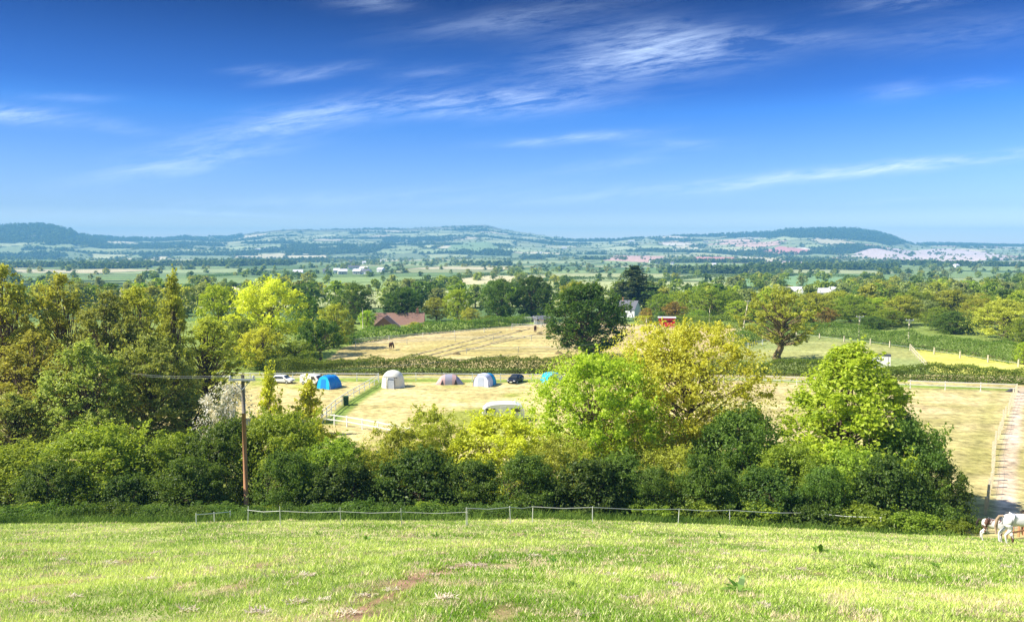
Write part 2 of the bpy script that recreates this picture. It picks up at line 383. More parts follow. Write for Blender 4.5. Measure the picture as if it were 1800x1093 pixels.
def zone_colour(x, y):
    n = x.size; C = np.zeros((n, 3)); u = x/np.maximum(y, 150)
    n1 = fbm(x/14, y/14, 31); n2 = fbm(x/3.1, y/3.1, 33); n3 = fbm(x/45, y/25, 35)
    hay = np.array([.56, .45, .19]); hayg = np.array([.34, .36, .07]); grn = np.array([.21, .27, .06]); past = np.array([.20, .25, .045])
    # paddocks of the valley floor
    w = np.clip((n1*.6+n2*.4-.49)*7, 0, 1)[:, None]
    C[:] = hay*(1-w)+hayg*w
    n4 = fbm(x/9, y/3.5, 37)
    pd_ = np.clip((x-20)/10, 0, 1)[:, None]*(y < 117)[:, None]*np.ones_like(w); C = C*(1-pd_)+(np.array([.56, .44, .22])*(1-w*.35)+np.array([.36, .35, .08])*w*.35)*pd_
    rp = (x > 30)[:, None]*np.clip((n4*.5+n3*.5-.44)*7, 0, 1)[:, None]
    C = C*(1-rp*.55)+np.array([.34, .31, .09])*rp*.55
    f1 = np.clip((n3-.5)*5, 0, 1)[:, None]
    up = (y > 117)[:, None]
    C = np.where(up, np.array([.56, .43, .20])*(1-f1*.6)+np.array([.42, .36, .10])*f1*.6, C)
    C[(y > 117) & ~inpoly(x, y, P_hay)] = grn
    # swath rows in the mown field
    a = R(31); d = (x*math.cos(a)-y*math.sin(a))
    m = inpoly(x, y, P_hay)
    row = (np.sin(y*1.05+.8*n1) > .45) & m; C[row] *= .86
    g = inpoly(x, y, P_green); w = np.clip((n1-.4)*4, 0, 1)[:, None]; C = np.where(g[:, None], np.array([.27, .31, .10])*(1-w)+np.array([.36, .36, .12])*w, C)
    g = inpoly(x, y, P_yellow); C = np.where(g[:, None], np.array([.62, .58, .12])*(1-w*.4)+np.array([.40, .42, .10])*w*.4, C)
    e = np.exp(-(segdist(x, y, [(p[0]+.9, p[1]-.3) for p in diagf])/1.1)**4)[:, None]; C = C*(1-e)+np.array([.17, .24, .04])*e
    e = np.exp(-(segdist(x, y, [(p[0], p[1]+.4) for p in backf])/1.5)**4)[:, None]; C = C*(1-e)+np.array([.22, .29, .05])*e
    dt = segdist(x, y, track)
    e = np.exp(-(dt/(.45+.5*n2))**4)[:, None]*.9; C = C*(1-e)+np.array([.62, .47, .34])*e
    e = (np.exp(-((dt-2.6)/.9)**2)*.5*(y < 118))[:, None]; C = C*(1-e)+np.array([.30, .28, .08])*e
    # bank below the foreground pasture
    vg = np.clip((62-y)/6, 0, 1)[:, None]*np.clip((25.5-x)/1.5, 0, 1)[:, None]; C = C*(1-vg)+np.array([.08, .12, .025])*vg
    edge = pasture_edge(x)+.6
    fg = np.clip((edge-y)/1.5, 0, 1)[:, None]
    w = np.clip((n2-.42)*4, 0, 1)[:, None]
    C = C*(1-fg)+(past*(1-w)+np.array([.42, .40, .17])*w)*fg
    bare = np.clip((fbm(x/.9, y/1.6, 41)-.70)*9, 0, 1)*np.clip((y-5)/3, 0, 1)*(y < 30)
    strip = np.exp(-((segdist(x, y, soilstrip)-.0)/.36)**2)*(fbm(x/.25, y/.35, 44) > .30)
    e = np.clip(bare*.6+strip*1.0, 0, 1)[:, None]*(fg > .5); C = C*(1-e)+np.array([.36, .20, .13])*e
    # the far country
    far = y > 212
    idn, ed = fields(x, y)
    px = 900+u*FP; t = np.interp(y, [200, 5500], [0, 1])
    pal = np.array([[.16, .24, .08], [.22, .29, .10], [.13, .20, .06], [.32, .34, .15], [.50, .44, .26], [.19, .26, .09], [.50, .28, .22], [.26, .31, .13], [.62, .54, .42], [.10, .16, .05]])
    ppink = np.clip((px-1050)/300, 0, 1)*np.clip((y-1300)/600, 0, 1)*.55
    k = (idn*97 % 1)
    ci = np.select([k < .20, k < .38, k < .52, k < .64, k < .74, k < .88, k < .94], [0, 1, 2, 3, 4, 5, 9], 7)
    k2 = (idn*313 % 1)
    ci = np.where(k2 < ppink*.42, 6, ci); ci = np.where((k2 > 1-ppink*.22), 8, ci)
    FC = pal[ci]
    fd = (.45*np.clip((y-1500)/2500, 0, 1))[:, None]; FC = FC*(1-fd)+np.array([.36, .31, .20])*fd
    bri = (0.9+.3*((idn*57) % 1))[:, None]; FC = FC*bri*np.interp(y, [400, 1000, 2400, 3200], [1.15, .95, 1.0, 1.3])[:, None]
    wood = (fbm(x/420+5, y/300, 51, 3) > np.where(y < 3000, .66, .54)) & (y > 900) & (y < 4400) & (px < 900)
    wood |= (fbm(x/300+2, y/200, 53, 3) > np.where(y < 3000, .70, .64)) & (y > 500)
    Rr = np.interp(u, RU, RV); sl_y = y/Rr
    wood |= (px < 190) & (sl_y > .86) & (y > 3000)
    wood |= (px > 1180) & (px < 1605) & (sl_y > np.interp(px, [1180, 1320, 1420, 1560, 1605], [.99, .93, .84, .82, .95])+.10*(fbm(x/160, y/160, 58)-.5)) & (y > 3000)
    wood |= (px > 1620) & (sl_y > .86) & (y > 3000)
    wood |= (px > 190) & (px < 430) & (sl_y > .9) & (fbm(x/250, y/250, 57) > .38) & (y > 3000)
    FC[wood] = (.030, .050, .018)
    moor = (px > 430) & (px < 880) & (sl_y > .94); FC[moor] = (.22, .20, .11)
    hl = (ed < np.interp(y, [300, 5000], [3.5, 9]))
    FC[hl & ~wood] = (.035, .055, .018)
    for poly, cc_ in FARPOLY:
        g = inpoly(x, y, poly); FC[g] = cc_
    C[far] = FC[far]
    return C, wood, ed
soilstrip = [tuple(hit(p, q)[:2]) for p, q in [(620, 1088), (665, 1050), (720, 1020), (770, 1003), (830, 992)]]
FARPOLY = []
def farpoly(pts, c): FARPOLY.append((gpoly(pts), c))
farpoly([(1500, 446), (1560, 436), (1660, 437), (1750, 446), (1790, 456), (1700, 459), (1600, 458)], (.66, .52, .46))
farpoly([(1335, 444), (1370, 433), (1430, 441), (1400, 447)], (.58, .27, .24))
farpoly([(1210, 460), (1225, 451), (1290, 452), (1290, 461)], (.60, .27, .22))
farpoly([(1060, 458), (1080, 449), (1170, 451), (1150, 462)], (.58, .36, .28))
farpoly([(1340, 464), (1350, 457), (1420, 460), (1400, 467)], (.60, .45, .38))
farpoly([(700, 497), (860, 484), (960, 486), (940, 496), (820, 500)], (.56, .50, .28))
farpoly([(960, 494), (1000, 490), (1220, 484), (1300, 482), (1290, 490), (1150, 494)], (.30, .36, .15))
farpoly([(1280, 504), (1290, 490), (1400, 485), (1520, 488), (1500, 498), (1420, 503)], (.20, .32, .14))
farpoly([(780, 443), (800, 428), (860, 425), (880, 438), (840, 443)], (.24, .32, .13))
farpoly([(1560, 583), (1600, 575), (1800, 588), (1800, 600), (1680, 592)], (.62, .52, .30))

NR, NC = 860, 640
rs = np.concatenate([np.geomspace(6, 60, 130)[:-1], np.geomspace(60, 330, 360)[:-1], np.geomspace(330, 7400, 380)]); NR = len(rs)
us = np.linspace(-1.15, 1.15, NC)
Yg = (rs-30)[:, None]+0*us[None, :]; Xg = rs[:, None]*us[None, :]*(1-.12*np.clip((rs[:, None]-200)/2000, 0, 1))
xf, yf = Xg.ravel(), Yg.ravel(); zf = T(xf, yf)
Cg, woodg, edg = zone_colour(xf, yf)
idx = np.arange(NR*NC).reshape(NR, NC)
Fg = np.stack([idx[:-1, :-1], idx[:-1, 1:], idx[1:, 1:], idx[1:, :-1]], -1).reshape(-1, 4)
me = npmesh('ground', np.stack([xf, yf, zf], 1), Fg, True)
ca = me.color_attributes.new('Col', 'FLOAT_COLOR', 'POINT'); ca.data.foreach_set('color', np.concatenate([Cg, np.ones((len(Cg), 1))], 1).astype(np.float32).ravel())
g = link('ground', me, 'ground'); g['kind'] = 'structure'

# ---------------------------------------------------------------- foliage
rng = np.random.default_rng(7)
def leaves(P, N, size, tone, aspect=.62, name='crown', mat='leaf_mid', jitter=.35):
    """one mesh of many small leaf sprays at points P facing N"""
    n = len(P); N = N/np.linalg.norm(N, axis=1)[:, None]
    r_ = rng.normal(size=(n, 3)); A = np.cross(N, r_); A /= np.linalg.norm(A, axis=1)[:, None]; B = np.cross(N, A)
    s = size*(1+jitter*rng.normal(size=n)).clip(.45, 1.9)[:, None]
    a = A*s*.5; c = B*s*.5*aspect; bend = N*s*.12
    Vv = np.stack([P-a-bend, P-c*1.0+a*.1, P+a-bend, P+c+a*.1], 1).reshape(-1, 3)
    F_ = np.arange(n*4).reshape(n, 4)
    me = npmesh(name, Vv, F_); at = me.attributes.new('tone', 'FLOAT', 'FACE'); at.data.foreach_set('value', np.clip(tone, 0, 1).astype(np.float32))
    me.materials.append(MATS[mat]); return me
def sph(n):
    v = rng.normal(size=(n, 3)); return v/np.linalg.norm(v, axis=1)[:, None]
PROF = {
 'bush': lambda h: math.sqrt(max(0, 1-(max(h-.30, 0)/.72)**2))*(.80+.2*min(h/.3, 1)),
 'round': lambda h: math.sqrt(max(0, 1-((h-.45)/.56)**2)),
 'oak': lambda h: max(0, 1-abs((h-.36)/.66)**2.4)**.6,
 'tall': lambda h: (max(0, 1-((h-.42)/.60)**2))**.7*(1-.15*h),
 'cone': lambda h: max(0.05, (1-h)**.75)*min(1, (h+.08)/.2),
 'dome': lambda h: max(0, 1-h)**.55*min(1, .74+h),
 'cypress': lambda h: max(.1, (1-h)**.5)*min(1, .6+h),
 'fan': lambda h: math.sqrt(max(0, 1-((h-.55)/.50)**2)),
}
def mk_plant(kind, H, Wd, prof, nl, leaf, mat, clear=.12, nlobe=40, lobe=.22, dens=1.0, bark='bark', tr=.03, inner=.25, tone_sh=0, sub=3, stems=1, flat=.75, seed=1, sprays=0, fill=.18, shoots=0):
    """returns (crown mesh, trunk mesh) for a plant H high and Wd wide, base at the origin"""
    global rng
    rng = np.random.default_rng(seed); rd = random.Random(seed); Wr = Wd/2
    L = []; tries = 0
    while len(L) < nlobe and tries < 5000:
        tries += 1
        h = rd.random()**.85; p = PROF[prof](h)
        if rd.random() > p+.12: continue
        th = rd.random()*2*math.pi; ls = 1.18*lobe*rd.uniform(.65, 1.3)*(Wr*.55+H*.18)
        rad = max(0, p*Wr*rd.uniform(.86, 1.06)-ls*.75)*(rd.random()**.45 if len(L) % 4 else rd.random())
        z = H*(clear+(1-clear)*h)
        z = min(z, H-ls*flat*.85); z = max(z, min(H*.5, ls*.5))
        L.append((Vector((rad*math.cos(th), rad*math.sin(th), z)), ls))
    # sub-lobes give ragged outlines
    pts = []; nrm = []; tone = []
    areas = np.array([l[1]**2 for l in L]); cnt = (nl*areas/areas.sum()).astype(int)+3
    for (c, ls), n in zip(L, cnt):
        lt = rd.gauss(0, .10)
        sc = [(c, ls*.74)]+[(c+Vector((rd.gauss(0, 1), rd.gauss(0, 1), rd.gauss(0, .7))).normalized()*ls*rd.uniform(.55, 1.12), ls*rd.uniform(.18, .45)) for _ in range(sub)]
        wts = np.array([q_[1]**2 for q_ in sc]); cs = (n*wts/wts.sum()).astype(int)+1
        for (c2, r2), m in zip(sc, cs):
            d = sph(m); rr = r2*(1-inner*rng.random(m)**1.3)*(1+.10*rng.normal(size=m))
            d2 = d*np.array([1, 1, flat]); P = np.array(c2)+d2*rr[:, None]
            pts.append(P); nrm.append(d*.8+rng.normal(size=(m, 3))*.55+np.array([0, 0, .25]))
            tone.append(.42+lt+tone_sh+.17*rng.normal(size=m)+rd.gauss(0, .06))
    if shoots:
        for _ in range(shoots):
            c, ls = L[rd.randrange(len(L))]; d = Vector((c.x/Wr*.9+rd.gauss(0, .45), c.y/Wr*.9+rd.gauss(0, .45), .9+.3*rd.random())).normalized(); m = 26
            tt = rng.random(m); Ln = ls*rd.uniform(1.2, 1.9)
            P_ = np.array(c)+np.array(d)*(ls*.5+tt*Ln)[:, None]+rng.normal(size=(m, 3))*(.10+.10*ls)*(1.1-tt)[:, None]
            P_[:, 2] = np.minimum(P_[:, 2], H*1.06)
            pts.append(P_); nrm.append(rng.normal(size=(m, 3))+np.array([0, 0, .3])); tone.append(.55+tone_sh+.15*rng.normal(size=m))
    if fill > 0:
        m = int(nl*fill); hh = rng.random(m); pv_ = np.array([PROF[prof](float(h_)) for h_ in np.linspace(0, 1, 41)]); pr_ = np.interp(hh, np.linspace(0, 1, 41), pv_)
        sel = rng.random(m) < pr_+.1; hh, pr_ = hh[sel], pr_[sel]; m = len(hh); th = rng.random(m)*2*math.pi
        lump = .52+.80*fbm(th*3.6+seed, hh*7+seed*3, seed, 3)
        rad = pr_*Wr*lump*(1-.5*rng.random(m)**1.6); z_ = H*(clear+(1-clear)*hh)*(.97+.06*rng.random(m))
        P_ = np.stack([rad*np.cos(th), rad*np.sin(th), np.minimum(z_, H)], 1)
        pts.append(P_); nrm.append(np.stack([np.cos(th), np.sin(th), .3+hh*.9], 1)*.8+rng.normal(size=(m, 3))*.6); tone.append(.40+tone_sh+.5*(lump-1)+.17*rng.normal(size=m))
    P = np.concatenate(pts); N = np.concatenate(nrm); t = np.concatenate(tone)
    k = P[:, 2] > .05; P, N, t = P[k], N[k], t[k]
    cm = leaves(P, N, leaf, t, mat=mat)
    mb = MB(); 
    for s_ in range(stems):
        o0 = Vector((0, 0, -.4)) if stems == 1 else Vector((rd.uniform(-1, 1)*Wr*.3, rd.uniform(-1, 1)*Wr*.3, -.4))
        r0 = tr*H*(.5+.5/stems); top = Vector((rd.gauss(0, .05)*Wr+o0.x*1.5, rd.gauss(0, .05)*Wr+o0.y*1.5, H*(.78 if prof in ('cone', 'tall', 'cypress') else .62)))
        path = []
        for i in range(7):
            f_ = i/6; p = o0.lerp(top, f_)+Vector((rd.gauss(0, 1), rd.gauss(0, 1), 0))*H*.012*(0 < i < 6); path.append(p)
        mb.tube(path, [r0*(1.25 if i == 0 else 1)*(1-.8*i/6)+.012 for i in range(7)], 7)
        for (c, ls) in L[s_::stems]:
            zt = min(c.z*.72, H*.55)-rd.uniform(0, .12)*H; zt = max(zt, H*clear*.8+.1)
            f_ = min(.95, max(.05, (zt+.4)/(top.z+.4))); st = path[int(f_*6)].lerp(path[min(6, int(f_*6)+1)], f_*6 % 1)
            md = st.lerp(c, .5)+Vector((rd.gauss(0, .04)*Wr, rd.gauss(0, .04)*Wr, -ls*.10))
            rb = r0*(1-.75*f_)*.42*min(1.4, (c-st).length/Wr+.3)
            mb.tube([st, md, c], [rb, rb*.6, rb*.28], 5, cap=False)
            for _ in range(sprays):
                e = c+Vector((rd.gauss(0, 1), rd.gauss(0, 1), rd.gauss(0, .8))).normalized()*ls*.85
                mb.tube([c, c.lerp(e, .5)+Vector((0, 0, ls*.08)), e], [rb*.28, rb*.2, .006+.001*H], 3, cap=False)
    tm = bpy.data.meshes.new('trunk'); tm.from_pydata(mb.v, [], mb.f); tm.update(); tm.materials.append(MATS[bark])
    return cm, tm, H, Wd, kind
PR = {}
def proto(key, *a, **k): PR[key] = (a, k)
def getp(key):
    if isinstance(PR[key][0], tuple) and len(PR[key]) == 2: PR[key] = mk_plant(*PR[key][0], **PR[key][1])
    return PR[key]
# near bank
proto('bushA', 'bush', 7, 9, 'bush', 32500, 0.17, 'leaf_dark', clear=.02, nlobe=110, lobe=0.17, stems=4, tr=.02, shoots=60, seed=11)
proto('bushB', 'bush', 7, 9, 'bush', 32500, 0.16, 'leaf_mid', clear=.02, nlobe=110, lobe=0.16, stems=4, tr=.02, shoots=60, seed=12)
proto('bushC', 'bush', 7, 9, 'bush', 27500, 0.15, 'leaf_olive', clear=.03, nlobe=120, lobe=0.14, stems=5, tr=.018, shoots=120, seed=13, sprays=3, inner=.5)
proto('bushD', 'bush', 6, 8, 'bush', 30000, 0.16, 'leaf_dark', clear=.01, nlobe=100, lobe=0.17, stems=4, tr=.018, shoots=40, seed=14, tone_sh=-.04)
proto('bushE', 'bush', 7, 8, 'bush', 27500, 0.16, 'leaf_yellow', clear=.03, nlobe=110, lobe=0.15, stems=4, tr=.018, shoots=90, seed=15, sprays=2, inner=.5, tone_sh=-.04)
proto('bushM', 'bush', 7, 9, 'bush', 32500, 0.17, 'leaf_mid', clear=.02, nlobe=110, lobe=0.17, stems=4, tr=.02, shoots=70, seed=19, tone_sh=.1)
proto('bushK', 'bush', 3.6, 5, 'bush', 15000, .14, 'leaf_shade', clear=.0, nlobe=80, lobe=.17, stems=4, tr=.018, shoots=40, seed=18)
proto('bramble', 'bush', 1.5, 4, 'bush', 5200, .12, 'leaf_mid', clear=.0, nlobe=26, lobe=.30, stems=3, tr=.02, seed=16, tone_sh=-.1)
proto('brambleD', 'bush', 1.5, 4, 'bush', 5200, .12, 'leaf_dark', clear=.0, nlobe=26, lobe=.30, stems=3, tr=.02, seed=17, tone_sh=-.12)
proto('ashG', 'ash', 11, 12, 'fan', 32500, 0.18, 'leaf_bright', clear=.12, nlobe=140, lobe=0.1, tr=.022, fill=.45, shoots=80, seed=21, sprays=3, inner=.7, sub=4, bark='bark')
proto('ashY', 'ash', 13, 14, 'fan', 40000, 0.18, 'leaf_yellow', clear=.10, nlobe=160, lobe=0.09, tr=.020, fill=.45, shoots=110, seed=22, tone_sh=.14, sprays=4, inner=.8, sub=4, bark='bark')
proto('ashR', 'ash', 11, 10, 'dome', 28750, 0.18, 'leaf_bright', clear=.08, nlobe=130, lobe=0.105, tr=.020, fill=.45, shoots=70, seed=23, sprays=3, inner=.6, sub=4, tone_sh=.04)
proto('sap', 'sap', 5.5, 5, 'cone', 9375, 0.14, 'leaf_yellow', clear=.1, nlobe=50, lobe=0.15, tr=.018, shoots=40, seed=24, sprays=3, inner=.8, tone_sh=-.04)
proto('haw', 'haw', 4.5, 4.5, 'round', 16000, .10, 'blossom', clear=.08, nlobe=40, lobe=.2, tr=.02, seed=25, inner=.6)
proto('aldA', 'ald', 16, 9, 'tall', 32500, 0.18, 'leaf_olive', clear=.16, nlobe=150, lobe=0.085, tr=.016, shoots=90, seed=31, sprays=2, inner=.85, fill=.14, sub=4)
proto('aldB', 'ald', 16, 10, 'tall', 35000, 0.19, 'leaf_sage', clear=.14, nlobe=150, lobe=0.09, tr=.017, shoots=90, seed=32, sprays=2, inner=.85, fill=.14, tone_sh=-.04, sub=4)
proto('aldC', 'ald', 16, 8, 'cone', 25000, 0.17, 'leaf_gold', clear=.2, nlobe=120, lobe=0.1, tr=.016, shoots=110, tone_sh=-.2, seed=33, sprays=2, inner=.85, fill=.14, sub=4)
proto('aldD', 'ald', 12, 9, 'tall', 30000, 0.18, 'leaf_sage', clear=.14, nlobe=130, lobe=0.11, tr=.017, shoots=70, seed=34, sprays=2, inner=.85, fill=.14, sub=4)
proto('aldE', 'ald', 16, 10, 'tall', 32500, 0.18, 'leaf_gold', clear=.14, nlobe=150, lobe=0.085, tr=.017, shoots=90, seed=35, sprays=2, inner=.85, fill=.14, tone_sh=-.04, sub=4)
# middle distance
proto('oakD', 'oak', 13, 14, 'round', 26000, .30, 'leaf_oak', clear=.12, nlobe=130, lobe=.13, shoots=30, tr=.035, seed=41, sub=4)
proto('oakE', 'oak', 13, 14, 'round', 20000, .30, 'leaf_dark', clear=.10, nlobe=120, lobe=.13, shoots=30, tr=.03, seed=42, sub=4)
proto('treeM', 'round', 13, 13, 'round', 15000, .30, 'leaf_mid', clear=.08, nlobe=100, lobe=.13, shoots=30, tr=.025, seed=43)
proto('treeY', 'round', 13, 13, 'round', 15000, .30, 'leaf_bright', clear=.08, nlobe=100, lobe=.13, shoots=30, tr=.025, seed=44)
proto('treeG', 'round', 13, 13, 'oak', 15000, .30, 'leaf_yellow', clear=.08, nlobe=100, lobe=.13, shoots=30, tr=.025, seed=45)
proto('treeH', 'round', 13, 13, 'oak', 15000, .30, 'leaf_gold', clear=.08, nlobe=100, lobe=.13, shoots=30, tr=.025, seed=55)
proto('treeO', 'round', 13, 12, 'round', 15000, .30, 'leaf_olive', clear=.08, nlobe=100, lobe=.13, shoots=30, tr=.025, seed=46)
proto('treeB', 'round', 13, 12, 'round', 9000, .38, 'leaf_brown', clear=.08, nlobe=60, lobe=.17, tr=.025, seed=47)
proto('treeP', 'round', 12, 12, 'round', 8000, .40, 'leaf_pale', clear=.05, nlobe=55, lobe=.18, tr=.025, seed=48)
proto('ivyT', 'oak', 13, 13, 'round', 17000, .22, 'leaf_olive', clear=.26, nlobe=95, lobe=.10, fill=.05, tr=.045, seed=49, sprays=3, inner=.8, bark='ivy_bark', shoots=40)
proto('flatT', 'oak', 8, 11, 'oak', 8000, .30, 'leaf_oak', clear=.34, nlobe=50, lobe=.16, tr=.05, seed=50, sprays=1, tone_sh=.15)
proto('conif', 'con', 14, 9, 'cypress', 12000, .40, 'leaf_conifer', clear=.06, nlobe=80, lobe=.15, tr=.03, seed=51, flat=.5, inner=.8)
# small far crowns
for i, (mt, pf) in enumerate([('leaf_dark', 'round'), ('leaf_mid', 'round'), ('leaf_mid', 'oak'), ('leaf_pale', 'round'), ('leaf_olive', 'round'), ('leaf_bright', 'round')]):
    proto('far%d' % i, 'round', 12, 13, pf, 1500, .95, mt, clear=.02, nlobe=26, lobe=.24, tr=.03, seed=60+i, sub=2)
NAMES = {'bush': ('bush', 'foliage', 'stem', 'bush'), 'ash': ('ash_tree', 'crown', 'trunk', 'tree'), 'sap': ('sapling', 'crown', 'trunk', 'tree'), 'haw': ('hawthorn_tree', 'crown', 'trunk', 'tree'),
         'ald': ('alder_tree', 'crown', 'trunk', 'tree'), 'oak': ('oak_tree', 'crown', 'trunk', 'tree'), 'round': ('broadleaf_tree', 'crown', 'trunk', 'tree'), 'con': ('conifer_tree', 'crown', 'trunk', 'conifer')}
prd = random.Random(5)
def plant(key, px, Y, top, wpx, label, group=None, rz=None, py=700, sink=0, loc=None, hgt=None, wid=None, parts=True):
    cm, tm, H0, W0, kind = getp(key)
    p = loc if loc is not None else atY(px, Y, py)
    Hh = hgt if hgt else slope(top)*p.y-p.z
    w = wid if wid else wpx/FP*p.y
    nm, cn, tn, cat = NAMES[kind]
    o = thing(nm, (p.x, p.y, p.z-sink), label, cat, group, rz if rz is not None else prd.uniform(0, 6.28))
    o.scale = (w/W0, w/W0, (Hh+sink)/H0)
    a = link(cn, cm, None, o)
    if parts: link(tn, tm, None, o)
    return o

# --- bushes of the near bank
GB = 'bushes of the bank below the pasture'
for a in [
 ('bushM', 35, 52, 785, 280, 'tall green bush at the far left end of the bank'),
 ('bushM', 175, 51, 752, 260, 'sunlit green bush with a bright yellow-green top, left of the bank'),
 ('bushB', 300, 52, 765, 210, 'round mid-green bush between the sunlit left bush and the dark one by the brown pole'),
 ('bushD', 392, 52, 745, 190, 'very dark bush right behind the brown power pole'),
 ('bushM', 495, 53, 728, 220, 'green bush just right of the brown power pole, under the two yellow saplings'),
 ('bushB', 590, 51, 775, 190, 'darker low bush below the corner of the white field fence'),
 ('bushC', 690, 52, 752, 190, 'olive-brown twiggy bush in front of the hay coloured camping field'),
 ('bushC', 765, 55, 722, 190, 'thin-topped olive bush with a sprig sticking up under the salmon and grey tent'),
 ('bushE', 880, 54, 731, 235, 'yellow-green bush in front of the white caravan'),
 ('bushC', 985, 50, 770, 190, 'dark green bush under the bright green ash tree'),
 ('bushD', 1085, 49, 805, 190, 'dark low bush under the gap between the two ash trees'),
 ('bushC', 1180, 51, 790, 190, 'olive bush under the tall yellow ash tree'),
 ('bushA', 1300, 54, 722, 220, 'dark green bush right of the tall yellow ash tree'),
 ('bushB', 1395, 50, 785, 200, 'mid-green bush at the left foot of the right-hand light green tree'),
 ('bushM', 1500, 49, 790, 210, 'leafy green bush at the foot of the right-hand light green tree'),
 ('bushA', 1590, 51, 735, 200, 'dark bush with bare grey twigs near the right end of the bank'),
 ('bushD', 1655, 49, 815, 130, 'dark rounded bush ending the bank on the right beside the paddock'),
 ]:
    plant(a[0], a[1], a[2], a[3], a[4], a[5], GB, py=850, sink=.3)
GD = 'dark shrubs at the foot of the bank'  # added row: dark leaves carry the overhang's shade besides the darker low growth
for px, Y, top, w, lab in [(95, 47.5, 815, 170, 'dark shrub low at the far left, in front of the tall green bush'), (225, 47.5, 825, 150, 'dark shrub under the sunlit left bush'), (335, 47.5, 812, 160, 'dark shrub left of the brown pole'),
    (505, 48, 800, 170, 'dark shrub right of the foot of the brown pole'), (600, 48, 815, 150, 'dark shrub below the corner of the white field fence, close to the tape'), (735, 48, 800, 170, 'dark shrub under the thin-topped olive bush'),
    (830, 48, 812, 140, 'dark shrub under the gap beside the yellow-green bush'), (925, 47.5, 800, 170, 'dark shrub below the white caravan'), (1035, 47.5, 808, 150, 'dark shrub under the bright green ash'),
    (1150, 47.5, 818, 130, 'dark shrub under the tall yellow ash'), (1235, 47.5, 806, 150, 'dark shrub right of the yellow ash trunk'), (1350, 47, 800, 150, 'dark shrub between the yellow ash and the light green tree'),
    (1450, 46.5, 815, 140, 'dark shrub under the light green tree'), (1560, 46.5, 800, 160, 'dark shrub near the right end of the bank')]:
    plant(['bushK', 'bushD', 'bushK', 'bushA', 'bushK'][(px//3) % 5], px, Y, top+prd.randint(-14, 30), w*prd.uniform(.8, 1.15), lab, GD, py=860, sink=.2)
GB2 = 'low brambles along the foreground fence'
for i, (px, Y, top, w, kk, lab) in enumerate([
 (40, 46, 880, 130, 'bramble', 'low bramble with yellowish flowers at the far left under the tall green bush'),
 (150, 46, 884, 130, 'bramble', 'low bramble at the foot of the sunlit left bush'),
 (250, 45.5, 886, 130, 'brambleD', 'dark low bramble left of the loose end of fence tape'),
 (360, 46, 880, 140, 'brambleD', 'low dark bramble behind the loose end of fence tape'),
 (460, 45.5, 886, 110, 'bramble', 'low bramble right of the foot of the brown power pole'),
 (560, 46, 884, 120, 'brambleD', 'low bramble between the first two white tape posts'),
 (660, 45.5, 883, 120, 'brambleD', 'low bramble around the second white tape post'),
 (760, 46, 880, 120, 'bramble', 'low bramble below the olive bush with the sprig'),
 (860, 45.5, 882, 120, 'brambleD', 'low bramble where the tape fence starts to rise'),
 (1010, 46.5, 890, 120, 'bramble', 'low bramble behind the raised fence rail, first from its left end'),
 (1130, 46.5, 882, 120, 'bramble', 'low bramble behind the middle of the raised fence rail'),
 (1230, 46.5, 876, 120, 'bramble', 'low sunlit bramble under the tall yellow ash tree'),
 (1330, 46, 880, 130, 'bramble', 'low bramble left of the light green tree on the right'),
 (1430, 45, 886, 120, 'brambleD', 'low bramble at the lower right end of the fence rail'),
 (1530, 44, 893, 120, 'bramble', 'low bramble just past the end of the fence rail'),
 (1610, 43.5, 902, 110, 'bramble', 'sunlit low bramble close to the pasture edge near the horses'),
 (1675, 43.5, 916, 90, 'bramble', 'small low bramble nearest the foal'),
 (1640, 45.5, 880, 110, 'brambleD', 'dark bramble behind the sunlit one near the horses'),
 (1700, 45.5, 905, 70, 'brambleD', 'dark bramble spilling out beside the foal')]):
    if px < 900: Y -= 6.0-px/900*3.5; top += 12
    plant(kk, px, Y, top, w*1.15, lab, GB2, py=900, sink=.2)
for px in range(15, 900, 62):
    plant('brambleD', px, 38.2+px/300+prd.uniform(-.6, .6), 0, 0, 'small bramble clump spilling onto the left edge of the pasture', 'bramble clumps along the left pasture edge', py=905, sink=.15, hgt=prd.uniform(.45, .8), wid=prd.uniform(2.6, 3.8))
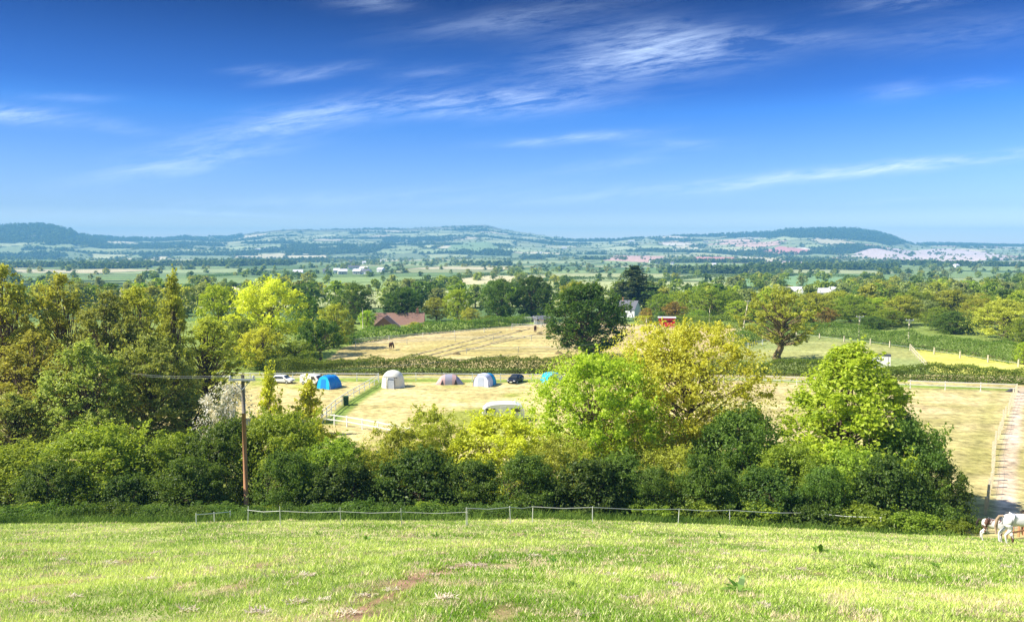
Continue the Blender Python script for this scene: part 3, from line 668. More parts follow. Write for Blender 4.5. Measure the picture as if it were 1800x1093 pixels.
# --- trees rising out of the bank
plant('ashG', 1048, 57, 626, 285, 'bright green ash tree with a dense crown left of the tall yellow one', rz=.4)
plant('ashY', 1200, 61, 571, 340, 'tall airy yellow ash tree with bare branches showing, tallest in the middle of the bank', rz=2.1)
plant('ashR', 1492, 54, 606, 395, 'light green tree rising alone near the right end of the bank', rz=1.0)
plant('ashY', 1100, 57, 735, 230, 'low golden tree below and left of the tall yellow ash', rz=4.0)
plant('sap', 473, 63, 646, 105, 'narrow yellow-green sapling just right of the white blossom', rz=0)
plant('sap', 545, 64, 668, 140, 'broader yellow-green sapling below the blue tent', rz=2)
plant('haw', 400, 62, 672, 120, 'hawthorn covered in white blossom behind the brown power pole')
GA = 'tall alders on the left'
for a in [
 ('aldE', 15, 74, 466, 200, 'tall olive alder cut by the left edge of the picture'),
 ('aldE', 115, 77, 482, 190, 'tall golden-topped alder second from the left edge'),
 ('aldE', 60, 66, 585, 230, 'lower green alder in front of the tall ones at the left edge'),
 ('aldB', 195, 74, 512, 190, 'dark green alder in the middle of the left group'),
 ('aldA', 250, 80, 505, 150, 'olive alder behind, left of the narrow brown tree'),
 ('aldC', 310, 76, 478, 115, 'narrow brown-topped pointed tree standing above the left group'),
 ('aldD', 150, 64, 600, 200, 'rounded mid-green tree low in the left group'),
 ('aldD', 265, 68, 590, 190, 'rounded yellow-green tree below the narrow brown one'),
 ('aldA', 365, 82, 560, 160, 'olive alder at the right of the left group above the blossom'),
 ('aldB', 335, 68, 690, 170, 'low green alder left of the white blossom'),
 ('aldB', 20, 62, 690, 170, 'low dark alder at the left edge above the bank bushes'),
 ]:
    plant(a[0], a[1], a[2], a[3], a[4], a[5], GA)
# --- middle distance, each placed singly
GM = 'trees round the camping and hay fields'
for a in [
 ('oakD', 1030, 134, 499, 168, 'big dark oak standing alone between the hay field and the hedge'),
 ('ivyT', 1366, 131, 510, 172, 'tree with an ivy-clad trunk at the corner of the green paddock'),
 ('flatT', 566, 128, 560, 95, 'small flat-topped oak at the left end of the hay field hedge'),
 ('treeG', 475, 138, 490, 160, 'big bright yellow tree above the yellow saplings'),
 ('treeY', 392, 142, 500, 105, 'bright green tree left of the big bright yellow one'),
 ('treeG', 462, 122, 575, 95, 'small yellow tree below the big bright yellow one'),
 ('treeM', 430, 126, 560, 90, 'green tree tucked left of the small yellow tree'),
 ('treeM', 520, 124, 600, 100, 'low green tree beside the flat-topped oak'),
 ('oakE', 545, 160, 520, 85, 'dark tree between the big yellow tree and the round oak'),
 ('treeO', 590, 150, 535, 80, 'olive tree behind the flat-topped oak'),
 ('oakE', 626, 205, 498, 82, 'round dark oak behind the left corner of the hay field'),
 ('oakD', 710, 208, 508, 88, 'dark spreading oak above the red roofed house'),
 ('treeY', 648, 190, 545, 38, 'small light green tree left of the red roofed house'),
 ('treeM', 690, 186, 570, 30, 'green shrub in front of the red tiled roof'),
 ('treeG', 730, 188, 566, 34, 'yellowish shrub at the right end of the red tiled roof'),
 ('treeM', 605, 172, 568, 60, 'light green bushy tree at the left corner of the hay field'),
 ('treeO', 768, 215, 524, 62, 'olive tree between the spreading oak and the lime green tree'),
 ('treeY', 806, 212, 508, 62, 'lime green tree in the row behind the hay field'),
 ('treeH', 828, 205, 541, 44, 'small yellowish tree in front of the lime green one'),
 ('oakE', 880, 214, 490, 88, 'large dark oak, left one of the pair above the goal frame'),
 ('oakD', 938, 216, 486, 88, 'large dark oak, right one of the pair above the goal frame'),
 ('treeM', 858, 203, 555, 40, 'low green bush left of the goal frame'),
 ('treeM', 905, 206, 556, 40, 'low green bush just behind the goal frame'),
 ('treeO', 1010, 245, 496, 80, 'olive tree peeping over the big lone oak'),
 ('conif', 1113, 246, 467, 115, 'tall dark conifer beside the white house'),
 ('treeM', 1080, 215, 535, 34, 'dark green tree left of the white house'),
 ('treeB', 1134, 205, 541, 32, 'small brownish bush right of the white house'),
 ('treeM', 1160, 220, 516, 52, 'green tree behind the red shed'),
 ('oakE', 1160, 203, 548, 24, 'small dark bush left of the red shed'),
 ('treeB', 1184, 214, 530, 44, 'rust coloured tree behind the red shed'),
 ('treeY', 1200, 226, 510, 50, 'lime tree just behind the rust coloured tree'),
 ('treeM', 1248, 218, 506, 78, 'wide green tree in the row right of the red shed'),
 ('treeM', 1225, 203, 545, 40, 'low green bush at the end of the hedge by the red shed'),
 ('treeY', 1300, 210, 528, 56, 'lime green tree behind the leaning pole'),
 ('treeH', 1345, 240, 512, 80, 'yellow tree behind the ivy-clad tree'),
 ('treeO', 1425, 205, 515, 70, 'olive tree right of the ivy-clad tree'),
 ('treeB', 1447, 195, 540, 40, 'brownish tree over the long descending hedge'),
 ('treeM', 1490, 212, 518, 70, 'mid-green tree above the first small pole in the hedge'),
 ('treeY', 1535, 222, 522, 66, 'lime tree between the two small poles'),
 ('oakE', 1530, 190, 556, 56, 'low dark tree between the two small poles'),
 ('treeO', 1580, 200, 520, 66, 'olive tree just left of the second small pole'),
 ('treeP', 1615, 212, 526, 56, 'greyish pale tree right of the second small pole'),
 ('treeM', 1645, 185, 540, 56, 'green tree left of the dark one by the pale field'),
 ('oakE', 1672, 178, 548, 76, 'dark tree standing before the pale yellow field'),
 ('treeO', 1715, 190, 525, 70, 'olive tree behind the golden tree on the right'),
 ('treeH', 1765, 165, 526, 110, 'big golden tree at the right end of the long hedge'),
 ('treeM', 1800, 150, 560, 70, 'green tree cut by the right edge of the picture'),
 ('treeY', 1796, 128, 600, 34, 'small lime bush at the right edge beside the yellow field'),
 ('treeM', 1398, 200, 528, 60, 'green tree half behind the ivy-clad tree on its right'),
 ('treeO', 1465, 225, 512, 70, 'olive tree rising behind the first small pole'),
 ('treeM', 1510, 205, 535, 60, 'dense green tree directly behind the first small pole'),
 ('treeM', 1560, 195, 545, 60, 'dense green tree just left of the second small pole, in front of the olive one'),
 ('treeM', 1600, 225, 512, 80, 'wide green tree behind the second small pole'),
 ('treeO', 1660, 225, 510, 80, 'olive tree high behind the dark tree by the pale field'),
 ('treeM', 1735, 205, 520, 80, 'green tree between the olive tree and the golden tree on the right'),
 ('treeM', 1275, 222, 512, 70, 'green tree left of the leaning pole'),
 ]:
    plant(a[0], a[1], a[2], a[3], a[4]*(1.25 if a[1] > 1140 and a[0] != 'ivyT' else 1), a[5], GM)

# --- scattered trees of the nearer farmland, copies of small crowns
frd = random.Random(77); cnt = 0
REG = [(0, 330, 'beyond the left alders'), (330, 560, 'beyond the big bright yellow tree'), (560, 760, 'beyond the round dark oak'), (760, 980, 'beyond the pair of dark oaks'),
       (980, 1180, 'beyond the tall conifer'), (1180, 1380, 'beyond the trees by the red shed'), (1380, 1500, 'near the white barns'), (1500, 1650, 'right of the white barns'), (1650, 1900, 'on the far right beyond the golden tree')]
KN = ['dark green round tree', 'mid-green round tree', 'broad mid-green tree', 'pale grey-green tree', 'olive tree', 'bright green tree']
cand = []
for _ in range(26000):
    Y = 225*math.exp(frd.random()*math.log(1100/225)); u = frd.uniform(-.74, .74); cand.append((u*Y, Y))
cx = np.array([c[0] for c in cand]); cy = np.array([c[1] for c in cand]); _, ce = fields(cx, cy)
dens = fbm(cx/120, cy/90, 71)
placed = []
for i in range(len(cand)):
    x, Y = cand[i]; px = 900+x/Y*FP
    nearhedge = ce[i] < 5; right = px > 1480
    pr = (.20 if nearhedge else 0)+(.03 if (dens[i] > .60) else 0)+(.10 if right and dens[i] > .36 and Y < 620 else 0)
    if Y < 300: pr *= 1.3
    if Y > 380 and not right: pr *= .45
    if frd.random() > pr: continue
    hh = frd.uniform(7, 12.5)*(1.0 if Y > 300 else .8)
    if any((x-a)**2+(Y-c)**2 < (6.5)**2 for a, c in placed[-400:]): continue
    placed.append((x, Y)); 
placed.sort(key=lambda p: p[1])
NIND = 185
farstuff = placed[NIND:]
for (x, Y) in placed[:NIND]:
    px = 900+x/Y*FP; k = frd.choice([0, 1, 1, 2, 3, 3, 4, 5]); hh = frd.uniform(6, 10)
    if Y > 380: hh *= .85
    reg = [r_[2] for r_ in REG if r_[0]-200 <= px < r_[1] or (r_[1] == 1900 and px >= 1650)]; reg = reg[0] if reg else 'beyond the left alders'
    dist = 'nearer' if Y < 300 else ('middle distance' if Y < 400 else 'distant')
    size = 'small' if hh < 6.8 else ('medium' if hh < 8.4 else 'tall')
    plant('far%d' % k, 0, 0, 0, 0, '%s %s %s %s' % (dist, size, KN[k], reg), 'trees scattered over the farmland', loc=Vector((x, Y, Tz(x, Y))), hgt=hh, wid=hh*frd.uniform(.95, 1.35))

# --- everything further off: woods and hedgerow trees that read as one mass
def instmesh(name, protos, pts, scales, mats):
    """joins many small crowns of one kind into one mesh"""
    Vs = []; Fs = []; Ts = []; Ms = []; k = 0
    base = []
    for key in protos:
        m = getp(key)[0]; v = np.zeros(len(m.vertices)*3, np.float32); m.vertices.foreach_get('co', v)
        t = np.zeros(len(m.polygons), np.float32); m.attributes['tone'].data.foreach_get('value', t); base.append((v.reshape(-1, 3), t))
    for (x, y, z), (sx, sz, ki, rz) in zip(pts, scales):
        v, t = base[ki]; c, s = math.cos(rz), math.sin(rz)
        vv = np.stack([(v[:, 0]*c-v[:, 1]*s)*sx+x, (v[:, 0]*s+v[:, 1]*c)*sx+y, v[:, 2]*sz+z], 1)
        Vs.append(vv); Ts.append(t+frd.gauss(0, .1)); Ms.append(np.full(len(t), ki)); 
    V_ = np.concatenate(Vs); F_ = np.arange(len(V_)).reshape(-1, 4)
    me = npmesh(name, V_, F_); at = me.attributes.new('tone', 'FLOAT', 'FACE'); at.data.foreach_set('value', np.clip(np.concatenate(Ts), 0, 1).astype(np.float32))
    for m in mats: me.materials.append(MATS[m])
    me.polygons.foreach_set('material_index', np.concatenate(Ms).astype(np.int32)); return me
tiny = []
for i, (mt, pf) in enumerate([('leaf_dark', 'round'), ('leaf_mid', 'round'), ('leaf_olive', 'oak'), ('leaf_pale', 'round')]):
    proto('tiny%d' % i, 'round', 11, 13, pf, 110, 3.0, mt, clear=.0, nlobe=9, lobe=.34, tr=.03, seed=80+i, sub=1); tiny.append('tiny%d' % i)
for i, (mt, pf) in enumerate([('leaf_dark', 'round'), ('leaf_mid', 'round'), ('leaf_olive', 'oak'), ('leaf_pale', 'round')]):
    proto('mini%d' % i, 'round', 11, 13, pf, 420, 1.6, mt, clear=.0, nlobe=16, lobe=.28, tr=.03, seed=90+i, sub=1)
pts = []; sc = []
for (x, Y) in farstuff: pts.append((x, Y, Tz(x, Y)-.5)); s = frd.uniform(.45, .85); sc.append((s*frd.uniform(.9, 1.2), s, frd.choice([0, 0, 1, 1, 2, 3]), frd.random()*6))
me = instmesh('distant_trees', ['mini%d' % i for i in range(4)], pts, sc, ['leaf_dark', 'leaf_mid', 'leaf_olive', 'leaf_pale'])
o = link('distant_trees', me, None); o['kind'] = 'stuff'; tag(o, 'hazy trees dotting the fields between the nearer farmland and the hills', 'trees')
nrg = np.random.default_rng(3)
NS = 420000
yy_ = 1000*np.exp(nrg.random(NS)*math.log(5600/1000)); uu_ = nrg.uniform(-.78, .78, NS); xx_ = uu_*yy_
_, wd, ed = zone_colour(xx_, yy_)
pxs = 900+uu_*FP; Rr = np.interp(uu_, RU, RV)
cl_ = fbm(xx_/170, yy_/120, 91)
keep_t = ((ed < 7) & (nrg.random(NS) < np.where(yy_ < 2600, .06, .16)*np.clip((yy_/2500)**1.5, .1, 1)) | (wd & (nrg.random(NS) < .26*np.clip(yy_/3000, .3, 1))) | ((cl_ > .66) & (nrg.random(NS) < .10*np.clip((yy_/2500)**1.6, .06, 1)))) & (yy_ < Rr*1.004) & ((yy_ > 3100) | (nrg.random(NS) < .62))
keep_t &= ~np.array(sum([inpoly(xx_, yy_, p).astype(int) for p, c in FARPOLY]) > 0) | (ed < 5)
ii = np.nonzero(keep_t)[0][:20000]
zz = T(xx_[ii], yy_[ii])
pts = list(zip(xx_[ii], yy_[ii], zz-1)); sc = []
for j in ii:
    s = frd.uniform(.5, 1.0)*(1.15 if wd[j] else .8); sc.append((s*frd.uniform(.9, 1.5), s, 0 if wd[j] else frd.choice([0, 0, 1, 1, 2, 3]), frd.random()*6))
me = instmesh('distant_woods', tiny, pts, sc, ['leaf_dark', 'leaf_mid', 'leaf_olive', 'leaf_pale'])
o = link('distant_woods', me, None); o['kind'] = 'stuff'; tag(o, 'blue hazy woods and hedgerow trees covering the far hills', 'woods')
print('far trees', len(farstuff), len(ii))

# --- hedgerows
def hedge(pts, h, w, label, mat='leaf_mid', group='trimmed field hedges', leaf=.2, per=260, toneshift=0, rough=.45):
    global rng
    P = []; N = []; tn = []; rng = np.random.default_rng(len(label)*7+int(h*10))
    org = Vector(pts[0])
    for a, c in zip(pts[:-1], pts[1:]):
        a = Vector((a[0], a[1])); c = Vector((c[0], c[1])); L = (c-a).length; n = int(L*per)
        t = rng.random(n); x = a.x+(c.x-a.x)*t; y = a.y+(c.y-a.y)*t; nx, ny = -(c.y-a.y)/L, (c.x-a.x)/L
        s = rng.random(n)*(2*h+w); bump = 1+rough*(fbm(x/1.3+y/2, y/1.3+s*.7, 61)-.5)*2
        hh = h*(1+.38*(fbm(x/4, y/4, 63)-.5)*2+.10*rng.random(n)**4)
        off = np.where(s < h, -w/2, np.where(s > h+w, w/2, s-h-w/2))*bump
        zz = np.where(s < h, s/h, np.where(s > h+w, (2*h+w-s)/h, 1.0))
        off = off*np.where(zz > .97, 1, 1-.25*(zz**4)); zz = zz*hh*np.where(np.abs(off) < w*.3, bump, 1)
        ins = rng.random(n)**2*.25
        off = off*(1-ins)
        P.append(np.stack([x+nx*off-org.x, y+ny*off-org.y, T(x, y)+zz-org.z], 1))
        sd_ = np.sign(off); side = (s < h) | (s > h+w)
        N.append(np.stack([nx*sd_*side, ny*sd_*side, np.where(side, .35, 1.0)], 1)+rng.normal(size=(n, 3))*.55)
        tn.append(.42+toneshift+.12*rng.normal(size=n)+.25*(fbm(x/2.5, y/2.5, 67)-.5))
    cm = leaves(np.concatenate(P), np.concatenate(N), leaf, np.concatenate(tn), mat=mat)
    o = thing('hedge', org, label, 'hedge', group)
    link('foliage', cm, None, o)
    mb = MB(); sp__ = []
    for a, c in zip(pts[:-1], pts[1:]):
        a = Vector((a[0], a[1], 0)); c = Vector((c[0], c[1], 0)); n = max(2, int((c-a).length/3))
        for k in range(n):
            p = a.lerp(c, k/n); sp__.append((p.x-org.x, p.y-org.y, Tz(p.x, p.y)-org.z+h*prd.uniform(.05, .3)))
    mb.tube(sp__, .06, 4)
    mb.build('stem', 'bark', o)
    return o
def gl(pts): return [tuple(hit(*p)) for p in pts]
hedge(gl([(470, 658), (560, 658), (760, 657), (1000, 656), (1120, 657), (1290, 657)]), 2.0, 2.2, 'long trimmed hedge behind the tents below the hay field', 'leaf_mid', leaf=.16, per=850, toneshift=-.26)
hedge(gl([(1292, 657), (1400, 659), (1510, 664), (1650, 669), (1830, 676)]), 2.0, 2.2, 'trimmed hedge right of the tall yellow ash, behind the white paddock fence', 'leaf_mid', leaf=.16, per=850, toneshift=-.28)
hedge(gl([(1388, 586), (1450, 590), (1530, 601), (1600, 612), (1700, 624), (1790, 640)]), 2.8, 3.0, 'long thick hedge descending to the right behind the green and yellow fields', 'leaf_dark', leaf=.2, per=520, toneshift=.05)
hedge(gl([(1283, 610), (1315, 600), (1345, 592), (1392, 586)]), 2.2, 2.5, 'short hedge at the left corner of the green paddock by the leaning pole', 'leaf_dark', leaf=.2, per=400, toneshift=.05)
hedge(gl([(600, 606), (660, 596), (740, 586), (850, 576), (925, 570)]), 2.0, 3, 'low dark hedge along the back left side of the hay field', 'leaf_dark', leaf=.32, per=170, toneshift=.05)
hedge(gl([(1120, 568), (1145, 570)]), 1.8, 3, 'short yellowish hedge in front of the white house', 'leaf_yellow', leaf=.3, per=200, toneshift=-.1)
hedge(gl([(1185, 573), (1240, 575), (1305, 577)]), 2.6, 3, 'clipped green hedge running right from the red shed', 'leaf_mid', leaf=.2, per=400, toneshift=-.15)
hedge(gl([(430, 652), (500, 640), (560, 634)]), 2.2, 3, 'untidy hedge under the small flat-topped oak', 'leaf_mid', leaf=.28, per=200, toneshift=-.1)
for pp, lab in [([(700, 500), (780, 493), (860, 484), (960, 483)], 'dark far hedge curving over the pale straw field'), ([(930, 496), (1020, 491), (1100, 492)], 'dark far hedge left of the tall conifer'),
                ([(1130, 497), (1220, 489), (1300, 485), (1380, 481)], 'dark far hedge rising to the right of the tall conifer'), ([(1280, 490), (1400, 484), (1480, 487), (1530, 491)], 'dark far hedge above the green field behind the white barns'),
                ([(1420, 506), (1560, 500), (1680, 505)], 'dark far hedge to the right of the white barns'), ([(330, 490), (430, 482), (560, 478)], 'dark far hedge left of the distant village')]:
    hedge(gl(pp), 2.4, 3.5, lab, 'leaf_dark', 'distant hedges', leaf=1.0, per=14, toneshift=-.15)

# ---------------------------------------------------------------- fences
def fence(name, pts, label, group=None, h=1.15, step=2.4, rails=(.55, 1.05), rad=.05, post=.06, mat='white_paint', pmat=None, railshape='box', sag=0, cat='fence', jit=0):
    pts = [Vector(p) for p in pts]; org = pts[0].copy()
    o = thing(name, org, label, cat, group)
    # resample
    out_ = []; 
    for a, c in zip(pts[:-1], pts[1:]):
        n = max(1, round((c-a).length/step))
        for k in range(n): out_.append(a.lerp(c, k/n))
    out_.append(pts[-1]); P = []
    for i, p in enumerate(out_):
        x, y = p.x+prd.gauss(0, jit), p.y+prd.gauss(0, jit); P.append(Vector((x, y, Tz(x, y))))
    pm = None
    for i, p in enumerate(P[:100]):
        if pm is None:
            mb = MB(); mb.box((0, 0, h/2-.15), (post*2, post*2, h+.3), taper=.92); po = mb.build('post', pmat or mat, o); pm = po.data
        else: po = link('post', pm, None, o)
        po.location = p-org; po.rotation_euler = (prd.gauss(0, jit*.3), prd.gauss(0, jit*.3), math.atan2(P[-1].y-P[0].y, P[-1].x-P[0].x)); po.scale = (1, 1, 1+prd.gauss(0, jit*.25))
    for rh in rails:
        mb = MB()
        q_ = []
        for i in range(len(P)-1):
            a = P[i]-org+Vector((0, 0, rh)); c = P[i+1]-org+Vector((0, 0, rh)); q_ += [a]
            if sag: q_ += [a.lerp(c, .5)-Vector((0, 0, sag))]
        q_.append(P[-1]-org+Vector((0, 0, rh)))
        if railshape == 'box':
            for a, c in zip(q_[:-1], q_[1:]):
                d = c-a; M = d.to_track_quat('X', 'Z').to_matrix(); mb.box((a+c)/2+M @ Vector((0, -post-.012, 0)), (d.length, .04, rad*2), M=M)
        else: mb.tube(q_, rad, 5)
        mb.build('rail' if railshape == 'box' else 'tape', mat, o)
    return o
fence('rail_fence', gl([(350, 668), (440, 669), (665, 670)]), 'white post and rail fence behind the blue tent and parked cars', 'white fences', step=3.0, rad=.06, post=.06)
fence('rail_fence', gl([(682, 669), (880, 671), (1100, 672), (1330, 674)]), 'thin white two-rail fence running behind the cream, salmon and lilac tents', 'white fences', step=4.0, rad=.045, post=.05)
fence('rail_fence', gl([(1332, 674), (1470, 679), (1600, 683), (1787, 690)]), 'thin white two-rail fence along the top of the right-hand paddock', 'white fences', step=4.4, rad=.045, post=.05)
fence('rail_fence', gl([(666, 672), (612, 704), (590, 720), (566, 742)]), 'white fence running diagonally across the camping field to the green bin', 'white fences', step=2.4, rad=.045, post=.05)
fence('rail_fence', gl([(566, 744), (610, 750), (665, 760), (720, 772)]), 'white post and rail fence at the near corner of the camping field above the bushes', 'white fences', step=2.0, rad=.05, post=.055)
fence('post_fence', gl([(1787, 692), (1765, 740), (1748, 800), (1734, 905)]), 'wooden post and wire fence beside the red earth track', step=2.3, rails=(.55, 1.0), rad=.006, post=.085, mat='galv', pmat='weathered_wood', railshape='wire', h=1.25, jit=.05)
fence('tape_fence', gl([(430, 920), (495, 923), (602, 924), (708, 924), (826, 924)]), 'low white electric tape on thin posts before the middle bushes', step=4.0, rails=(.62,), rad=.010, post=.013, mat='tape_white', railshape='wire', h=.80, sag=.06, jit=.12)
fence('tape_fence', gl([(826, 924), (900, 921), (937, 919), (1046, 919), (1190, 920), (1285, 921), (1422, 925), (1545, 934)]), 'raised white rail of tape along the right half of the pasture edge', step=3.9, rails=(.80,), rad=.016, post=.016, mat='tape_white', railshape='wire', h=.83, sag=.07, jit=.12)
fence('tape_fence', gl([(345, 922), (405, 915)]), 'loose end of white tape slanting in front of the power pole', step=2, rails=(.45,), rad=.02, post=.02, mat='tape_white', railshape='wire', h=.5)
for pp, lab in [([(620, 604), (900, 580), (1000, 573)], 'thin white tape fence along the back left of the hay field'), ([(625, 611), (800, 600), (1000, 598)], 'thin white tape fence crossing the middle of the hay field'),
                ([(900, 576), (1100, 580), (1200, 582)], 'thin white tape fence below the red shed'), ([(820, 622), (1000, 618)], 'thin white tape fence near the hedge in the hay field'), ([(1288, 618), (1340, 606), (1385, 598)], 'white tape fence at the left corner of the green paddock')]:
    fence('tape_fence', gl(pp), lab, 'tape fences of the hay field', step=9, rails=(.9, .55), rad=.04, post=.05, mat='tape_white', railshape='wire', h=1.1)
fence('post_fence', gl([(1400, 592), (1530, 606), (1600, 616), (1790, 645)]), 'short grey posts standing along the foot of the long descending hedge', step=6, rails=(.6,), rad=.02, post=.1, mat='galv', pmat='weathered_wood', railshape='wire', h=1.2)
fence('rail_fence', gl([(1602, 618), (1612, 630), (1628, 648)]), 'pale rail fence dividing the green paddock from the yellow field', 'white fences', step=3, rad=.07, post=.07, mat='weathered_wood')

# ---------------------------------------------------------------- poles and wires
def pole(px, py, hgt, label, lean=0, cross=True, Y=None, r=.13, gap=1.0):
    p = atY(px, Y, py) if Y else hit(px, py)
    o = thing('utility_pole', p, label, 'pole', 'wooden utility poles')
    mt = 'pole_wood' if hgt > 7.9 and not lean else 'weathered_wood'
    mb = MB(); mb.tube([(0, 0, -.5), (lean*.35, 0, hgt*.35), (lean*.72, 0, hgt*.72)], [r*1.25, r*1.1, r], 10); mb.build('shaft', mt, o, True)
    mb = MB(); mb.tube([(lean*.72, 0, hgt*.72+.002), (lean, 0, hgt)], [r*.995, r*.82], 10); mb.build('pole_top', 'bark_pale' if mt == 'pole_wood' else mt, o, True)
    if cross:
        a = MB(); a.box((lean, -.16, hgt-.28), (1.6*gap, .12, .13)); a.build('cross_arm', 'galv', o)
        s = MB(); s.tube([(lean-.5*gap, -.16, hgt-.34), (lean, -.15, hgt-.9)], .025, 5); s.tube([(lean+.5*gap, -.16, hgt-.34), (lean, -.15, hgt-.9)], .025, 5); s.build('brace', 'galv', o)
        for k in (-.7, .7):
            i_ = MB(); i_.tube([(lean+k*gap, -.16, hgt-.215), (lean+k*gap, -.16, hgt-.10), (lean+k*gap, -.16, hgt-.02)], [.05, .07, .035], 8); i_.build('insulator', 'insulator', o)
    return o, p
_, pp1 = pole(433, 885, 8.35, 'brown wooden power pole with a pale cross arm rising out of the near bank', Y=47.6, r=.12)
# the weathered grey upper third of the near pole
_, pp2 = pole(1510, 592, 4.6, 'small pale pole with a cross arm in the long hedge, left one of two', r=.14)
_, pp3 = pole(1597, 600, 4.6, 'small pale pole with a cross arm in the long hedge, right one of two', r=.14)
_, pp4 = pole(1304, 592, 8.0, 'leaning pale pole at the left corner of the green paddock', lean=1.2, r=.12, cross=True)
_, pp5 = pole(1136, 588, 3.8, 'plain short pole standing in the hay field left of the red shed', cross=False, r=.12)
_, pp6 = pole(1247, 572, 4.5, 'thin pale pole in front of the wide green tree', cross=False, r=.1)
_, pp7 = pole(638, 580, 5.2, 'thin pale pole beside the small light green tree', cross=False, r=.1)
def wire(a, c, sag, label, r=.009):
    a, c = Vector(a), Vector(c); pts = [a.lerp(c, t/16)-Vector((0, 0, sag*4*(t/16)*(1-t/16)))-a for t in range(17)]
    mb = MB(); mb.tube(pts, r, 4); o = mb.build('power_cable', 'cable'); o.location = a
    return tag(o, label, 'cable', 'overhead cables')
T1 = pp1+Vector((-.7, -.16, 8.33)); T2 = pp1+Vector((.7, -.16, 8.33))
le = Vector((-52, 92, -5.2))
le = Vector((uof(120, 632)*82, 82, slope(633)*82))
wire(T1, le, .6, 'upper pale cable running left from the brown power pole into the alders')
wire(T2, le+Vector((1.2, .4, -.6)), .6, 'lower pale cable running left from the brown power pole into the alders')
wire(T2, pp4+Vector((1.9, -.16, 7.98)), 2.5, 'long thin cable from the brown pole across the lone oak to the leaning pole', .014)

# ---------------------------------------------------------------- tents and campsite
def shell(prof, n=14, z0=0):
    """prof(t, a): point on a tent skin"""
    return [[prof(i/n, j/n) for j in range(n+1)] for i in range(n+1)]
def tunnel(name, px, py, L, Wd, H, label, mats, rz, group='tents in the camping field'):
    """a vaulted tunnel tent whose long axis is local Y, door at -Y"""
    o = thing(name, hit(px, py), label, 'tent', group, rz)
    o.scale = (.82,)*3
    def hoop(y, w, h, lean=0):
        r_ = []
        for j in range(13):
            a = math.pi*j/12; c, s = math.cos(a), math.sin(a)
            r_.append(Vector((-w/2*(abs(c)**.8)*(1 if c > 0 else -1), y+lean*s, h*s**.75)))
        return r_
    front = mats[0]; rear = mats[1]
    a = [hoop(-L/2, Wd*.94, H*.93, .25), hoop(-L*.30, Wd, H), hoop(-L*.05, Wd*.97, H*.97)]
    MB().grid(a).build('front_skin', front, o, True)
    bb = [hoop(-L*.05, Wd*.965, H*.965), hoop(L*.25, Wd*.93, H*.88), hoop(L*.42, Wd*.8, H*.62, -.1), hoop(L*.5, Wd*.66, H*.06)]
    MB().grid(bb).build('rear_skin', rear, o, True)
    h0 = hoop(-L/2, Wd*.94, H*.93, .25); m = MB(); c0 = Vector((0, -L/2, 0)); m.add([c0]+h0, [(0, i+1, i+2) for i in range(12)]); m.build('front_panel', mats[2], o)
    m = MB(); m.grid([[Vector((-Wd*.20, -L/2-.03, .04)), Vector((Wd*.20, -L/2-.03, .04))], [Vector((-Wd*.19, -L/2+.08, H*.4)), Vector((Wd*.19, -L/2+.08, H*.4))], [Vector((-Wd*.15, -L/2+.15, H*.72)), Vector((Wd*.15, -L/2+.15, H*.72))]]); m.build('door', mats[3], o)
    for y, w, h, ln in ((-L/2, Wd*.94, H*.93, .25), (-L*.05, Wd*.97, H*.97, 0), (L*.25, Wd*.93, H*.88, 0)):
        MB().tube([p*1.006 if False else Vector((p.x*1.01, p.y, p.z*1.008)) for p in hoop(y, w, h, ln)], .022, 5).build('pole', mats[4], o, True)
    for sx in (-1, 1):
        for y in (-L/2, L*.42):
            MB().tube([(sx*Wd*.42, y*.95, H*.62 if y < 0 else H*.3), (sx*(Wd*.5+.7), y*1.25, -.03)], .012, 4).build('guy_rope', 'tape_white', o)
    return o
tunnel('tunnel_tent', 581, 681, 3.6, 2.7, 2.15, 'bright blue tunnel tent beside the white van', ['tent_blue', 'tent_blue', 'tent_cyan', 'tent_blue', 'tent_cyan'], R(-28))
tunnel('tunnel_tent', 854, 676, 4.2, 2.9, 2.05, 'lilac-white fronted tent with a teal blue rear, left of the black car', ['tent_lilac', 'tent_cyan', 'tent_lilac', 'tent_window', 'dark_fabric'], R(-22))
tunnel('tunnel_tent', 968, 672, 3.6, 2.9, 1.9, 'bright cyan tent half hidden behind the green ash tree', ['tent_cyan', 'tent_cyan', 'tent_lilac', 'tent_cyan', 'tent_blue'], R(30))
# cream bell-shaped tent
o = thing('bell_tent', hit(691, 680), 'cream canvas domed tent with an open awning door at the end of the diagonal fence', 'tent', 'tents in the camping field', R(-12))
n = 16; rows = []
for i in range(8):
    t = i/7; rad = [1.55, 1.5, 1.42, 1.30, 1.08, .75, .38, .02][i]*(1.0); z = [0, .6, 1.1, 1.5, 1.85, 2.1, 2.2, 2.24][i]
    rows.append([Vector((rad*math.cos(2*math.pi*j/n)*(1.0+.03*math.cos(6*math.pi*j/n)), rad*math.sin(2*math.pi*j/n), z)) for j in range(n)])
MB().grid(rows, True).build('canvas', 'tent_cream', o, True)
m = MB(); m.grid([[Vector((-.25, -1.60, .0)), Vector((.75, -1.58, .0))], [Vector((-.2, -1.58, 1.1)), Vector((.68, -1.56, 1.1))], [Vector((-.15, -1.42, 1.5)), Vector((.6, -1.40, 1.5))]]); m.build('doorway', 'tent_window', o)
m = MB(); m.box((.22, -1.62, 1.52), (1.9, .12, .10)); m.build('awning_roll', 'dark_fabric', o)
for x in (-.32, .86): MB().tube([(x, -1.66, -.05), (x*.95, -1.62, 1.55)], .03, 5).build('awning_pole', 'dark_fabric', o)
for k in range(8):
    a = 2*math.pi*(k+.5)/8; MB().tube([(1.5*math.cos(a), 1.5*math.sin(a), 1.0), (2.1*math.cos(a), 2.1*math.sin(a), -.03)], .012, 4).build('guy_rope', 'tape_white', o)
